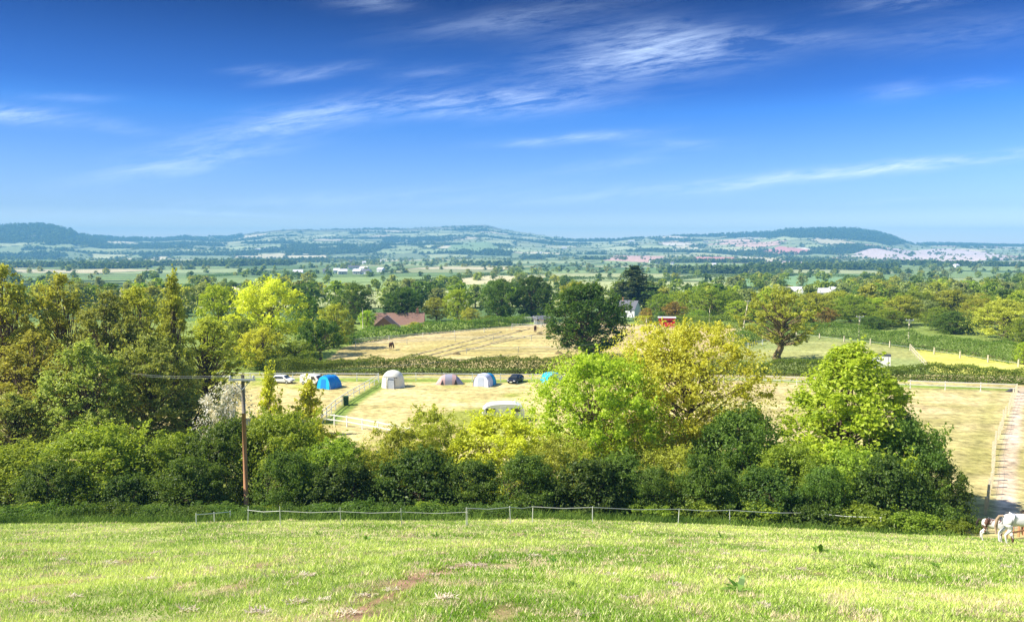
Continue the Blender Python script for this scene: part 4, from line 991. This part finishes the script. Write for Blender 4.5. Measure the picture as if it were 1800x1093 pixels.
# low three-part tent
o = thing('dome_tent', hit(789, 675), 'low salmon and grey tent with sloping pods at both ends', 'tent', 'tents in the camping field', R(4))
def ridge(x, w, h): return [Vector((x, -w/2*math.cos(math.pi*j/10), h*math.sin(math.pi*j/10)**.8)) for j in range(11)]
MB().grid([ridge(-.5, 1.9, 1.32), ridge(.45, 1.9, 1.35)]).build('centre_panel', 'tent_grey', o, True)
MB().grid([ridge(-1.0, 1.8, 1.15), ridge(-.5, 1.905, 1.325)]).build('left_panel', 'tent_salmon', o, True)
MB().grid([ridge(.45, 1.905, 1.355), ridge(1.0, 1.8, 1.2)]).build('right_panel', 'tent_salmon', o, True)
MB().grid([ridge(-1.78, 1.2, .05), ridge(-1.4, 1.5, .65), ridge(-1.0, 1.8, 1.15)]).build('left_pod', 'tent_salmon', o, True)
MB().grid([ridge(1.0, 1.8, 1.2), ridge(1.5, 1.5, .68), ridge(1.95, 1.2, .05)]).build('right_pod', 'tent_grey', o, True)
m = MB(); m.add([Vector((-1.15, -.93, .03)), Vector((-.72, -.97, .03)), Vector((-.86, -.86, .72))], [(0, 1, 2)]); m.build('door', 'dark_fabric', o)
m = MB(); m.add([Vector((.72, -.97, .03)), Vector((1.2, -.93, .03)), Vector((.93, -.86, .8))], [(0, 1, 2)]); m.build('door', 'dark_fabric', o)
# vehicles
def car(name, p, rz, body, label, L=4.1, Wd=1.75, H=1.45, van=False, cat='car'):
    o = thing(name, p, label, cat, 'vehicles in the camping field', rz)
    # side profile: (y along length, z) front at -Y
    o.scale = (.74,)*3
    if van: roof = [(-L/2, .35), (-L/2, .75), (-L/2+.5, 1.05), (-L/2+1.0, H-.08), (-L/2+1.3, H), (L/2-.15, H), (L/2, H-.3), (L/2, .35)]
    else: roof = [(-L/2, .35), (-L/2+.02, .68), (-L/2+.95, .92), (-L/2+1.6, H-.07), (-L/2+2.1, H), (L/2-.75, H-.06), (L/2-.12, .98), (L/2, .75), (L/2, .35)]
    def sect(f, dz=0, s=1.0):
        return [Vector((f*Wd/2*(1 if z < 1.0 else 1-.28*(z-1.0)/(max(H-1.0, .1))*(0 if van else 1)), y*s, z+dz)) for y, z in roof]
    m = MB(); rows_ = [sect(-1), [Vector((p_.x*.9, p_.y*1.0, p_.z+.03)) for p_ in sect(-1)], sect(0, .045), [Vector((p_.x*.9, p_.y, p_.z+.03)) for p_ in sect(1)], sect(1)]
    m.grid(rows_); k = len(m.v); nn = len(roof)
    m.add(sect(-1), [tuple(range(nn))]); m.add(sect(1), [tuple(reversed(range(nn)))]); m.build('body', body, o)
    g1, g2 = (roof[2], roof[3])
    def lerp2(a, c, t): return (a[0]+(c[0]-a[0])*t, a[1]+(c[1]-a[1])*t)
    a, c = lerp2(g1, g2, .12), lerp2(g1, g2, .92); d = .05
    MB().add([(-Wd*.42, a[0]-d, a[1]+d+.02), (Wd*.42, a[0]-d, a[1]+d+.02), (Wd*.36, c[0]-d, c[1]+d+.02), (-Wd*.36, c[0]-d, c[1]+d+.02)], [(0, 1, 2, 3)]).build('windscreen', 'glass', o)
    for sx in (-1, 1):
        y0, y1, y2, y3 = (-L/2+.9, -L/2+1.35, -L/2+2.1, -L/2+1.95) if van else (-L/2+1.25, -L/2+1.75, L/2-1.0, L/2-.5)
        MB().add([(sx*(Wd/2+.012), y0, .98), (sx*(Wd/2+.012), y3, .98), (sx*(Wd/2*(1 if van else .80)+.014), y2 if not van else y3, H-.14), (sx*(Wd/2*(1 if van else .80)+.014), y1, H-.14)], [(0, 1, 2, 3)]).build('side_window', 'glass', o)
        for yy0 in (-L/2+.78, L/2-.72):
            m = MB(); m.tube([(sx*(Wd/2-.2), yy0, .31), (sx*(Wd/2+.01), yy0, .31)], .31, 14); w = m.build('wheel', 'rubber', o)
            m = MB(); m.tube([(sx*(Wd/2+.0), yy0, .31), (sx*(Wd/2+.025), yy0, .31)], .18, 10); m.build('hub_cap', 'galv', w)
        m = MB(); m.box((sx*Wd*.36, -L/2-.01, .64), (.34, .06, .15)); m.build('headlight', 'lamp_clear', o)
        m = MB(); m.box((sx*Wd*.40, L/2+.01, .82), (.2, .05, .2)); m.build('tail_light', 'lamp_red', o)
        m = MB(); m.box((sx*(Wd/2+.09), -L/2+1.3, 1.0), (.18, .1, .13)); m.build('mirror', body, o)
    m = MB(); m.box((0, -L/2-.02, .42), (.52, .03, .11)); m.build('number_plate', 'white_paint', o)
    m = MB(); m.box((0, -L/2-.012, .56), (.75, .03, .12)); m.build('grille', 'rubber', o)
    return o
car('parked_car', hit(906, 672), R(-24), 'car_black', 'black hatchback parked facing the camera right of the lilac tent')
car('parked_van', hit(548, 677)+Vector((0, .6, 0)), R(70), 'car_white', 'white van parked behind the open fabric awning beside the blue tent', L=4.4, Wd=1.8, H=1.75, van=True, cat='van')
car('parked_car', hit(497, 673), R(75), 'car_white', 'pale car by the white rail fence, nearest the yellow saplings', L=4.2)
o = thing('folded_awning', hit(556, 678)+Vector((.5, -.5, 0)), 'orange-brown open shelter cloth leaning between van and blue tent', 'awning')
MB().grid([[Vector((-.55, -.2, 0)), Vector((.1, .35, 1.35)), Vector((.55, -.1, .2))], [Vector((-.5, .75, 0)), Vector((.15, 1.0, 1.45)), Vector((.65, .6, .1))]]).build('cloth', 'orange_fabric', o)
MB().tube([(-.55, -.2, 0), (.1, .35, 1.38)], .03, 5).build('pole', 'dark_fabric', o); MB().tube([(.55, -.1, 0), (.1, .35, 1.38)], .03, 5).build('pole', 'dark_fabric', o)
# white caravan behind the bushes
p = hit(884, 741)
o = thing('caravan', p+Vector((0, .8, 0)), 'white caravan with a rounded end half hidden behind the yellow-green bush', 'caravan', None, R(4)); o.scale = (.92, .85, .80)
L, Wd, H = 4.9, 2.1, 2.35
roofp = [(-L/2+.1, .45), (-L/2, .9), (-L/2+.15, 1.7), (-L/2+.6, H-.2), (-L/2+1.2, H-.02), (0, H+.06), (L/2-1.0, H), (L/2-.35, H-.25), (L/2, 1.4), (L/2, .8), (L/2-.1, .45)]
m = MB(); rows_ = [[Vector((x, -Wd/2*f_, z-(.0 if f_*f_ < .9 else .05))) for x, z in roofp] for f_ in (1, .92, 0, -.92, -1)]; m.grid(rows_)
m.add([Vector((x, -Wd/2, z-.05)) for x, z in roofp], [tuple(range(len(roofp)))]); m.add([Vector((x, Wd/2, z-.05)) for x, z in roofp], [tuple(reversed(range(len(roofp))))]); m.build('body', 'car_white', o)
for x in (-1.5, 1.4):
    w = MB().box((x, -Wd/2-.015, 1.55), (1.1, .03, .55)).build('window', 'glass', o); MB().box((x, -Wd/2-.04, 1.25), (1.2, .03, .05)).build('sill', 'galv', w)
MB().box((0, -Wd/2-.015, 1.25), (.62, .03, 1.6)).build('door', 'white_paint', o)
for y in (-1, 1):
    MB().tube([(.1, y*(Wd/2-.2), .33), (.1, y*(Wd/2-.02), .33)], .32, 12).build('wheel', 'rubber', o)
MB().tube([(L/2-.1, 0, .5), (L/2+1.0, 0, .45)], .05, 6).build('tow_bar', 'galv', o)
MB().box((0, -Wd/2+.1, .36), (4.4, .06, .2)).build('skirt', 'galv', o)
# green bin
o = thing('wheelie_bin', hit(608, 712), 'dark green bin standing at the end of the diagonal fence', 'bin', None, R(20))
MB().box((0, 0, .5), (.52, .6, .95), taper=1.14).build('tub', 'bin_green', o); MB().box((0, -.01, 1.02), (.62, .74, .07)).build('lid', 'bin_green', o)
for x in (-.25, .25): MB().tube([(x, .34, .1), (x+.05, .34, .1)], .1, 10).build('wheel', 'rubber', o)

# ---------------------------------------------------------------- buildings
def house(name, p, L, D, Hw, Hr, rz, label, wall, roof, cat, wins=(), door=None, chim=None, group=None, barge=None):
    o = thing(name, p, label, cat, group, rz)
    m = MB(); m.add([(-L/2, -D/2, -1), (L/2, -D/2, -1), (L/2, D/2, -1), (-L/2, D/2, -1), (-L/2, -D/2, Hw), (L/2, -D/2, Hw), (L/2, D/2, Hw), (-L/2, D/2, Hw), (-L/2, 0, Hw+Hr), (L/2, 0, Hw+Hr)],
                    [(0, 1, 5, 4), (2, 3, 7, 6), (1, 2, 6, 9, 5), (3, 0, 4, 8, 7), (4, 5, 9, 8), (6, 7, 8, 9)]); m.build('wall', wall, o)
    e = .35; sl = Hr/(D/2); t = .14; m = MB()
    for s in (-1, 1):
        y0 = s*(D/2+e); z0 = Hw-e*sl
        m.add([(-L/2-e, y0, z0+.03), (L/2+e, y0, z0+.03), (L/2+e, 0, Hw+Hr+.03), (-L/2-e, 0, Hw+Hr+.03), (-L/2-e, y0, z0+t+.03), (L/2+e, y0, z0+t+.03), (L/2+e, 0, Hw+Hr+t+.03), (-L/2-e, 0, Hw+Hr+t+.03)],
              [(0, 1, 2, 3), (4, 5, 6, 7), (0, 1, 5, 4), (1, 2, 6, 5), (3, 0, 4, 7)])
    rf = m.build('roof', roof, o)
    if chim:
        for cxm in chim:
            m = MB(); m.box((cxm, 0, Hw+Hr+.4), (.7, .6, 1.4)); m.tube([(cxm, 0, Hw+Hr+1.1), (cxm, 0, Hw+Hr+1.4)], .12, 8); m.build('chimney', 'brick', rf)
    for (x, z, w, h) in wins:
        f_ = MB(); f_.box((x, -D/2-.03, z), (w, .06, h)); f_ = f_.build('window', 'white_paint', o)
        MB().box((x, -D/2-.066, z), (w*.82, .02, h*.82)).build('pane', 'glass', f_)
    if door: MB().box((door[0], -D/2-.04, 1.0), (door[1], .08, 2.0)).build('door', door[2], o)
    if barge:
        for s in (-1, 1):
            m = MB(); d = Vector((0, s*(D/2+e), -Hr-e*sl)); M = d.to_track_quat('X', 'Z').to_matrix(); m.box((barge*(L/2+e+.04), s*(D/2+e)/2, Hw+Hr-(Hr+e*sl)/2+.12), (d.length, .30, .08), M=M); m.build('bargeboard', 'white_paint', o)
    return o
pz = atY(1106, 232, 560); house('house', pz, 9, 7, 3.4, 3.2, R(-35), 'white rendered house with a slate roof beside the tall conifer', 'white_render', 'slate', 'house', [(-2.5, 2.4, 1, 1), (2.6, 2.4, 1, 1)], (0, 1, 'slate'), [-3.5]).scale = (.6, .6, .72)
pz = atY(700, 200, 575); house('house', pz+Vector((0, 3, -2.2)), 12, 7, 1.9, 3.0, R(4), 'red tiled farmhouse roof showing under the dark spreading oak', 'brick', 'clay_tile', 'house', [(-3, 1.2, 1, .9), (2, 1.2, 1, .9)], (0, 1, 'slate'), [4.5])
pz = atY(678, 192, 580); house('gable_building', pz+Vector((0, 0, -1.5)), 5, 6, 1.6, 2.6, R(90), 'gabled outbuilding with white bargeboards in front of the red roof', 'brick', 'clay_tile', 'outbuilding', [(0, 1.1, 1, .8)], None, None, None, 1)
pz = hit(953, 570); house('shed', pz+Vector((0, 2, -.2)), 4.0, 3.0, 1.5, .6, R(0), 'pale shed beside the goal frame behind the hay field', 'white_render', 'slate', 'shed', [(-1.1, 1.3, .8, .6)], (.9, .9, 'slate'))
# red shed
o = thing('field_shelter', hit(1172, 575), 'red wooden field shelter with a pale roof at the back of the hay field', 'shed', None, R(-10))
m = MB(); m.box((0, 1.2, 1.15), (3.9, .1, 2.3)); m.box((-1.9, 0, 1.15), (.1, 2.5, 2.3)); m.box((1.9, 0, 1.1), (.1, 2.5, 2.2)); m.box((-1.35, -1.2, 1.1), (1.0, .1, 2.2)); m.box((1.6, -1.2, 1.1), (.5, .1, 2.2)); m.box((.35, -1.2, 1.95), (2.4, .09, .5)); m.box((.35, -1.13, .7), (2.1, .06, 1.3)); m.build('wall', 'red_paint', o)
MB().box((0, 0, 2.42), (4.4, 3.0, .12)).build('roof', 'barn_roof', o)
# white field shelter / trailer behind hedge
o = thing('horse_trailer', hit(1549, 657)+Vector((0, 2.6, -.2)), 'long white box trailer showing over the hedge in the green paddock', 'trailer', None, R(-24))
MB().box((0, 0, 1.75), (4.6, 2.0, 1.9)).build('body', 'car_white', o); MB().box((0, 0, 2.75), (4.7, 2.1, .08)).build('roof', 'dark_fabric', o)
for x in (-.6, .6): MB().tube([(x, -1.0, .38), (x, -.8, .38)], .36, 12).build('wheel', 'rubber', o)
MB().box((0, 0, .72), (4.4, 1.8, .12)).build('chassis', 'galv', o); MB().box((2.0, -1.012, 1.7), (.03, .03, 1.8)).build('edge_strip', 'dark_fabric', o); MB().tube([(-2.2, 0, .7), (-3.3, 0, .6)], .06, 6).build('tow_bar', 'galv', o)
# goal frame
o = thing('goal_frame', hit(930, 571), 'white football goal frame at the back of the hay field', 'goal')
MB().tube([(-1.8, 0, 0), (-1.8, 0, 1.9), (1.8, 0, 1.9), (1.8, 0, 0)], .07, 6).build('frame', 'white_paint', o)
m = MB()
for k in range(9): m.tube([(-1.8+.45*k, 0, 1.9), (-1.8+.45*k, .9, 0)], .012, 3)
for k in range(4): m.tube([(-1.8, .22*k, 1.9-.47*k), (1.8, .22*k, 1.9-.47*k)], .012, 3)
m.build('net', 'tape_white', o)
# farm barns and far houses
for i, (px, py, L, lab) in enumerate([(1400, 520, 22, 'pale roofed barn, left one of the white barns'), (1430, 523, 26, 'widest pale barn in the middle of the white barns'), (1452, 520, 14, 'small white barn right of the widest one'), (1470, 521, 12, 'last small white barn on the right of the farm')]):
    house('barn', hit(px, py), L*.55, 8, 2.6, 1.8, R(prd.uniform(-8, 14)), lab, 'barn_wall', 'barn_roof', 'barn', [(-1.5, 1.4, 1.2, 1)], (1.5, 2.2, 'slate'), None, 'white farm barns')
HB = [(455, 440, 26), (470, 438, 16), (484, 438, 22), (594, 455, 10), (612, 455, 20), (616, 461, 14), (640, 464, 10), (672, 461, 12), (575, 482, 12), (592, 480, 10), (602, 482, 14), (622, 474, 22), (640, 476, 16), (628, 482, 12), (645, 482, 12), (670, 478, 12),
      (524, 484, 14), (860, 464, 8), (992, 437, 14), (948, 446, 14), (1182, 465, 8), (1255, 468, 10), (1110, 425, 18), (1240, 427, 14), (1145, 462, 12), (1495, 461, 10), (1482, 466, 12), (60, 417, 14), (200, 466, 22), (260, 470, 18), (175, 468, 18), (1712, 463, 14), (1570, 455, 12), (1680, 470, 12), (1340, 466, 12)]
HL = ['on the blue hillside above the distant village', 'in the distant village', 'on the distant plain', 'on the far slopes right of the conifer', 'below the left hill', 'near the pink fields on the right']
h0 = {}
for i, (px, py, L) in enumerate(HB):
    p = hit(px, py); s = 1.0
    L = L*p.y/2400 if p.y > 2400 else L*.8
    reg = HL[4] if px < 300 else (HL[0] if py < 450 and px < 800 else (HL[1] if 560 < px < 680 else (HL[5] if px > 1300 else (HL[3] if px > 900 else HL[2]))))
    kind = i % 3; size = 'long' if L > 20 else 'small'
    lab = '%s %s %s' % (size, ['white walled house', 'pale roofed barn', 'grey roofed house'][kind], reg)
    if kind not in h0:
        h0[kind] = house('farm_building', p, 12, 7, 3.2, 2.2, R(10), lab, ['white_render', 'barn_wall', 'white_render'][kind], ['barn_roof', 'barn_roof', 'slate'][kind], 'house', [(-3, 1.8, 1.4, 1.2), (3, 1.8, 1.4, 1.2)], (0, 1.2, 'slate'), None, 'distant farm buildings')
        h0[kind].scale = (L/12, 1.2, 1.2)
    else: dup(h0[kind], p, lab, R(prd.uniform(-30, 30)), (L/12, 1.2, 1.2))

# ---------------------------------------------------------------- horses
def horse(p, rz, coatm, label, size=1.0, head='up', tail='hair_tan', mane='hair_dark', stride=.0):
    o = thing('horse', p, label, 'horse', 'horses at the gate' if p.y < 60 else 'horses in the hay field', rz); o.scale = (size, size, size*(1.12 if size < .8 else 1))
    V_ = []; E = []; Rd = []
    def v(x, y, z, r, par=None):
        V_.append((x, y, z)); Rd.append(r); i = len(V_)-1
        if par is not None: E.append((par, i))
        return i
    mid = v(-.1, 0, 1.17, .31)
    hip = v(-.50, 0, 1.24, .32, mid); rump = v(-.76, 0, 1.22, .25, hip)
    ch = v(.38, 0, 1.20, .29, mid); nb = v(.66, 0, 1.30, .21, ch)
    if head == 'up': nk = v(.92, 0, 1.55, .145, nb); pl = v(1.10, 0, 1.74, .11, nk); hd = v(1.27, 0, 1.60, .115, pl); mz = v(1.47, 0, 1.38, .075, hd)
    elif head == 'level': nk = v(.98, 0, 1.36, .145, nb); pl = v(1.24, 0, 1.44, .11, nk); hd = v(1.42, 0, 1.30, .115, pl); mz = v(1.60, 0, 1.06, .075, hd)
    else: nk = v(.95, 0, 1.02, .15, nb); pl = v(1.12, 0, .66, .11, nk); hd = v(1.20, 0, .44, .11, pl); mz = v(1.22, 0, .17, .075, hd)
    for s in (-1, 1):
        ph = s*stride
        sh = v(.48, s*.14, .98, .13, ch); kn = v(.50+ph*.5, s*.15, .52, .058, sh); ft = v(.48+ph, s*.15, .14, .045, kn); v(.53+ph, s*.15, .03, .062, ft)
        th = v(-.58, s*.13, 1.02, .20, hip); stf = v(-.42-ph*.3, s*.16, .78, .12, th); hk = v(-.74-ph*.7, s*.15, .50, .062, stf); cn = v(-.70-ph, s*.15, .15, .045, hk); v(-.64-ph, s*.15, .03, .062, cn)
        v(pl and V_[pl][0]-.02, s*.07, V_[pl][2]+.11, .03, pl)
    me = bpy.data.meshes.new('body'); me.from_pydata(V_, E, []); b_ = link('body', me, coatm, o)
    sk = b_.modifiers.new('Skin', 'SKIN'); sv = me.skin_vertices[0].data if me.skin_vertices else None
    if sv is None:
        bpy.context.view_layer.objects.active = b_
        me.attributes  # skin layer is created by the modifier
    b_.modifiers.new('Sub', 'SUBSURF').levels = 2; b_.modifiers['Sub'].render_levels = 2
    sv = me.skin_vertices[0].data
    for i, r_ in enumerate(Rd): sv[i].radius = (r_*.88, r_)
    sv[0].use_root = True
    sk.use_smooth_shade = True
    k_ = .45 if size < .8 else 0
    m = MB(); m.tube([(-.74, 0, 1.40), (-.92, 0, 1.38), (-1.02, 0, 1.18), (-1.05, 0, .85+k_*.5), (-1.02, 0, .45+k_)], [.05, .06, .085, .08, .02], 7); m.build('tail', tail, o, True)
    a = Vector(V_[pl]); c = Vector(V_[nb]); m = MB()
    pr_ = [a+Vector((.05, 0, .12)), Vector(V_[nk])+Vector((-.07, 0, .16)), c+Vector((-.10, 0, .22)), c+Vector((-.22, 0, .16))]
    m.tube(pr_, [.04, .07, .07, .03], 6); m.build('mane', mane, o, True)
    return o
# skin layers need to exist: make sure of it by using the operator-free API
_me = bpy.data.meshes.new('t'); _me.from_pydata([(0, 0, 0), (0, 0, 1)], [(0, 1)], []); _o = bpy.data.objects.new('t', _me); col.objects.link(_o); _o.modifiers.new('Skin', 'SKIN'); HASSKIN = len(_me.skin_vertices) > 0; bpy.data.objects.remove(_o)
print('skin layer', HASSKIN)
def gat(px, Y): return atY(px, Y, 940)
horse(hit(1789, 956), R(-6), 'coat_white', 'white mare seen from the side, walking out of the right edge of the picture', .93, 'level', 'hair_tan', 'hair_dark', .10)
horse(hit(1745, 952), R(-28), 'coat_foal', 'small white and brown foal standing behind the white mare', .66, 'down', 'hair_dark', 'hair_dark', .05)
horse(hit(1822, 942), R(8), 'coat_brown', 'dark brown horse mostly hidden behind the white mare', 1.1, 'up', 'hair_dark', 'hair_dark')
horse(hit(688, 615), R(75), 'coat_brown', 'dark brown horse with pale legs grazing alone in the left of the hay field', .95, 'down', 'hair_dark', 'hair_dark')
horse(hit(941, 584), R(80), 'coat_brown', 'dark horse standing near the goal frame', 1.0, 'down', 'hair_dark', 'hair_dark')
horse(hit(1155, 581), R(15), 'coat_white', 'white horse grazing in front of the red field shelter', 1.0, 'down', 'tape_white', 'tape_white')
fence('rail_fence', gl([(1769, 947), (1800, 941), (1830, 938)]), 'low reddish wooden rails behind the white mare', None, h=.9, step=1.7, rails=(.35, .72), rad=.05, post=.05, mat='pole_wood')
for px, py, lab in [(802, 623, 'dark molehill-like heap of hay near the middle of the hay field'), (948, 588, 'dark heap of hay by the dark horse'), (982, 622, 'small dark heap of hay left of the lone oak'), (912, 583, 'flat dark heap of hay left of the dark horse'), (1780, 688, 'black heap beside the top of the earth track')]:
    p = hit(px, py); m = MB(); rows_ = []
    for i in range(5):
        a = i/4; rows_.append([Vector(((.9*(1-a)+.02)*math.cos(t*.785)*prd.uniform(.8, 1.2), .5*(1-a)*math.sin(t*.785), .42*math.sin(a*1.57)*prd.uniform(.8, 1.1))) for t in range(8)])
    m.grid(rows_, True); ob = m.build('hay_heap', 'dark_fabric' if py > 680 else 'ivy_bark'); ob.location = p; tag(ob, lab, 'heap', 'heaps on the fields')
# hay swaths of the upper field
sw = [((690, 634), (880, 584)), ((712, 636), (930, 578)), ((740, 634), (960, 584)), ((830, 614), (900, 592))]
for i, (a, c) in enumerate(sw):
    A, B_ = hit(*a), hit(*c); m = MB(); rows_ = []
    for k in range(60):
        p = A.lerp(B_, k/59); z = Tz(p.x, p.y); w = .45*prd.uniform(.75, 1.2); h = .16*prd.uniform(.6, 1.3); d = (B_-A).normalized(); nn = Vector((-d.y, d.x, 0)); x0 = Vector((p.x, p.y, z))-A
        rows_.append([x0-nn*w-Vector((0, 0, .03)), x0-nn*w*.5+Vector((0, 0, h*.8)), x0+Vector((0, 0, h)), x0+nn*w*.5+Vector((0, 0, h*.7)), x0+nn*w-Vector((0, 0, .03))])
    ob = m.grid(rows_).build('hay_row', 'hay'); ob.location = A
    tag(ob, ['row of cut hay, upper of the long diagonal ones', 'row of cut hay, second of the long diagonal ones', 'row of cut hay, lowest of the long diagonal ones', 'short row of cut hay beside the dark horse'][i], 'hay row', 'rows of cut hay')

# ---------------------------------------------------------------- foreground grass
grd = np.random.default_rng(99)
def blades(n, y0, y1, hmin, hmax, wmul, umax=.86, verge=False):
    t = grd.random(n); y = np.sqrt(y0*y0+(y1*y1-y0*y0)*t); x = grd.uniform(-1, 1, n)*(.70*y+4)
    if verge: y = grd.uniform(y0, y1, n); x = grd.uniform(-umax, umax, n)*y
    lim = pasture_edge(x)
    k = (y < lim) if not verge else ((y > lim-.5) & (x < 24.5))
    x, y = x[k], y[k]; n = len(x)
    cl1 = fbm(x/.55, y/.55, 101); cl2 = fbm(x/3, y/3, 103); cl3 = fbm(x/.9, y/1.6, 41)
    stp = 1.1*np.exp(-(segdist(x, y, soilstrip)/.50)**2)*(fbm(x/.4, y/.5, 46) > .34)
    keep = grd.random(n) > np.clip((cl3-.70)*6, 0, .8)+stp*.8
    x, y, cl1, cl2 = x[keep], y[keep], cl1[keep], cl2[keep]; n = len(x)
    z = T(x, y)
    h = (hmin+(hmax-hmin)*grd.random(n)**1.6)*(.15+1.7*cl1**1.3)
    w = wmul*(.6+.8*grd.random(n))
    a = grd.uniform(0, 6.283, n); lean = h*(.35+.7*grd.random(n)); la = grd.uniform(0, 6.283, n)
    b1 = np.stack([x-np.cos(a)*w, y-np.sin(a)*w, z-.01], 1); b2 = np.stack([x+np.cos(a)*w, y+np.sin(a)*w, z-.01], 1)
    tp = np.stack([x+np.cos(la)*lean, y+np.sin(la)*lean, z+h], 1)
    r = grd.random(n)
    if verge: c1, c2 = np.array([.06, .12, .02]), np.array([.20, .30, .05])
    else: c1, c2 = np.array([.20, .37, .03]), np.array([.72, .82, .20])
    mixf = np.clip(.05+.85*r+2.2*(cl2-.5)+.8*(cl1-.5), 0, 1)[:, None]; C = c1*(1-mixf)+c2*mixf
    if not verge: C[grd.random(n) < .12] = (.88, .88, .42)
    dry = (fbm(x/.35+3, y/.7, 107) > .62) & (grd.random(n) < .6) | (grd.random(n) < .06)
    if not verge: C[dry] = np.array([.78, .64, .40])*(.8+.4*grd.random(dry.sum()))[:, None]
    return np.stack([b1, b2, tp], 1).reshape(-1, 3), C
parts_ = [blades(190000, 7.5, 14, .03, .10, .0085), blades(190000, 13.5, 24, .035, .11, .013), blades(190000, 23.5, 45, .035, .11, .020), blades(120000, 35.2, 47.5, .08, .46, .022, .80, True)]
Vv = np.concatenate([p[0] for p in parts_]); Cc = np.concatenate([p[1] for p in parts_])
me = npmesh('grass', Vv, np.arange(len(Vv)).reshape(-1, 3))
ca = me.color_attributes.new('Col', 'FLOAT_COLOR', 'CORNER'); ca.data.foreach_set('color', np.repeat(np.concatenate([Cc, np.ones((len(Cc), 1))], 1), 3, axis=0).astype(np.float32).ravel())
o = link('grass', me, 'grass_blade'); o['kind'] = 'stuff'; tag(o, 'short sunlit pasture grass with dry blades sloping down to the bank', 'grass')
# dock plants
leafmat('dock_leaf', (.08, .16, .02), (.17, .30, .04), (.30, .42, .07), .35)
leafmat('straw', (.35, .24, .16), (.60, .48, .36), (.80, .70, .58), .2)
def rosette(name, px, py, size, label, nleaf=16, upright=.35, mat='dock_leaf', cat='weed', group='broad leaved weeds in the pasture', part='leaf_rosette'):
    p = hit(px, py); Vs = []; Fs = []; rd = random.Random(px*7+py)
    for k in range(nleaf):
        a = rd.uniform(0, 6.28); L = size*rd.uniform(.6, 1.1); el = R(rd.uniform(12, 80) if k < nleaf*upright else rd.uniform(5, 40)); d = Vector((math.cos(a), math.sin(a), 0)); s = Vector((-d.y, d.x, 0)); w = L*(.13 if mat == 'dock_leaf' else .045)*rd.uniform(.8, 1.3)
        b0 = len(Vs); off = Vector((0, 0, 0))
        if mat == 'straw': off = Vector((rd.uniform(-1, 1)*size*.75, rd.uniform(-1, 1)*size*.5, 0)); off.z = Tz(p.x+off.x, p.y+off.y)-p.z; s = s*1.0; L *= .8
        for t, ww in ((0, .25), (.3, 1), (.65, .9), (1, .05)):
            c = off+d*L*t*math.cos(el)+Vector((0, 0, L*(t*math.sin(el)-.25*t*t)+.02)); Vs += [c-s*w*ww, c+s*w*ww]
        for i in range(3): Fs.append((b0+2*i, b0+2*i+1, b0+2*i+3, b0+2*i+2))
    me = npmesh(part, np.array(Vs), np.array(Fs)); at = me.attributes.new('tone', 'FLOAT', 'FACE'); at.data.foreach_set('value', np.random.default_rng(px).random(len(Fs)).astype(np.float32)); me.materials.append(MATS[mat])
    o = link(name, me, None); o.location = p; return tag(o, label, cat, group)
for a in [(1440, 972, .55, 'largest dark dock plant, in the pasture below the right-hand light green tree', 34), (1532, 998, .38, 'dark dock plant right of the largest one', 16), (1645, 998, .34, 'small dock plant nearest the foal', 12), (1300, 1040, .45, 'tall thin leaved weed right of centre in the near pasture', 14),
          (1003, 1034, .30, 'low dark weed just right of the picture centre near the bottom', 14), (975, 990, .32, 'small weed above the low dark one in the middle', 12), (645, 950, .45, 'dock plant in the greener patch left of centre', 14), (768, 944, .40, 'dock plant near the pasture edge below the olive bush', 12),
          (1268, 945, .42, 'upright weed near the pasture edge below the fence rail', 12), (560, 940, .35, 'small dock left of the greener patch', 10)]:
    rosette('dock_plant', a[0], a[1], a[2]*.72, a[3], a[4])
srd = random.Random(4)
for k, (px, py) in enumerate([(275, 972), (372, 968), (270, 1018), (365, 1000), (515, 957), (590, 957), (540, 1012), (510, 1030), (520, 1060), (570, 1055), (640, 1048), (690, 1038), (760, 1012), (795, 1000), (850, 994), (825, 996), (610, 1080), (785, 1052),
                              (940, 978), (1025, 1082), (1105, 1052), (1075, 1012), (1260, 1000), (1275, 975), (1340, 970), (1200, 1072), (1185, 1030), (1345, 1068), (1408, 1002), (1520, 980), (1620, 1015), (1530, 1076), (1770, 998), (1700, 1020), (60, 1060), (130, 1050), (190, 990), (110, 985), (455, 1078), (330, 1075)]):
    reg = 'left of the bare soil strip' if px < 560 else ('along the bare soil strip' if px < 870 else ('in the middle right of the pasture' if px < 1300 else 'on the right of the pasture'))
    rosette('dry_grass_clump', px, py, srd.uniform(.10, .20), '%s tuft of dead straw %s' % ('small pinkish' if k % 2 else 'pale', reg), 46, .2, 'straw', 'straw tuft', 'tufts of dead straw in the pasture')

# ---------------------------------------------------------------- haze
hm = bpy.data.materials.new('haze'); hm.use_nodes = True; t = hm.node_tree; t.nodes.clear()
pv = t.nodes.new('ShaderNodeVolumePrincipled'); pv.inputs['Color'].default_value = (.24, .64, 1.0, 1); pv.inputs['Density'].default_value = 2.0e-4; pv.inputs['Anisotropy'].default_value = 0
om = t.nodes.new('ShaderNodeOutputMaterial'); t.links.new(pv.outputs[0], om.inputs['Volume']); MATS['haze'] = hm
zlo, zhi = float(zf.min())-1, max(float(zf.max()), 0)+16
m = MB(); m.box((0, 3700, (zlo+zhi)/2), (18600, 7600, zhi-zlo)); o = m.build('haze', 'haze'); o['kind'] = 'stuff'; tag(o, 'thin blue air haze over the valley and hills', 'haze')
print('haze z', zlo, zhi, 'objs', len(bpy.data.objects))
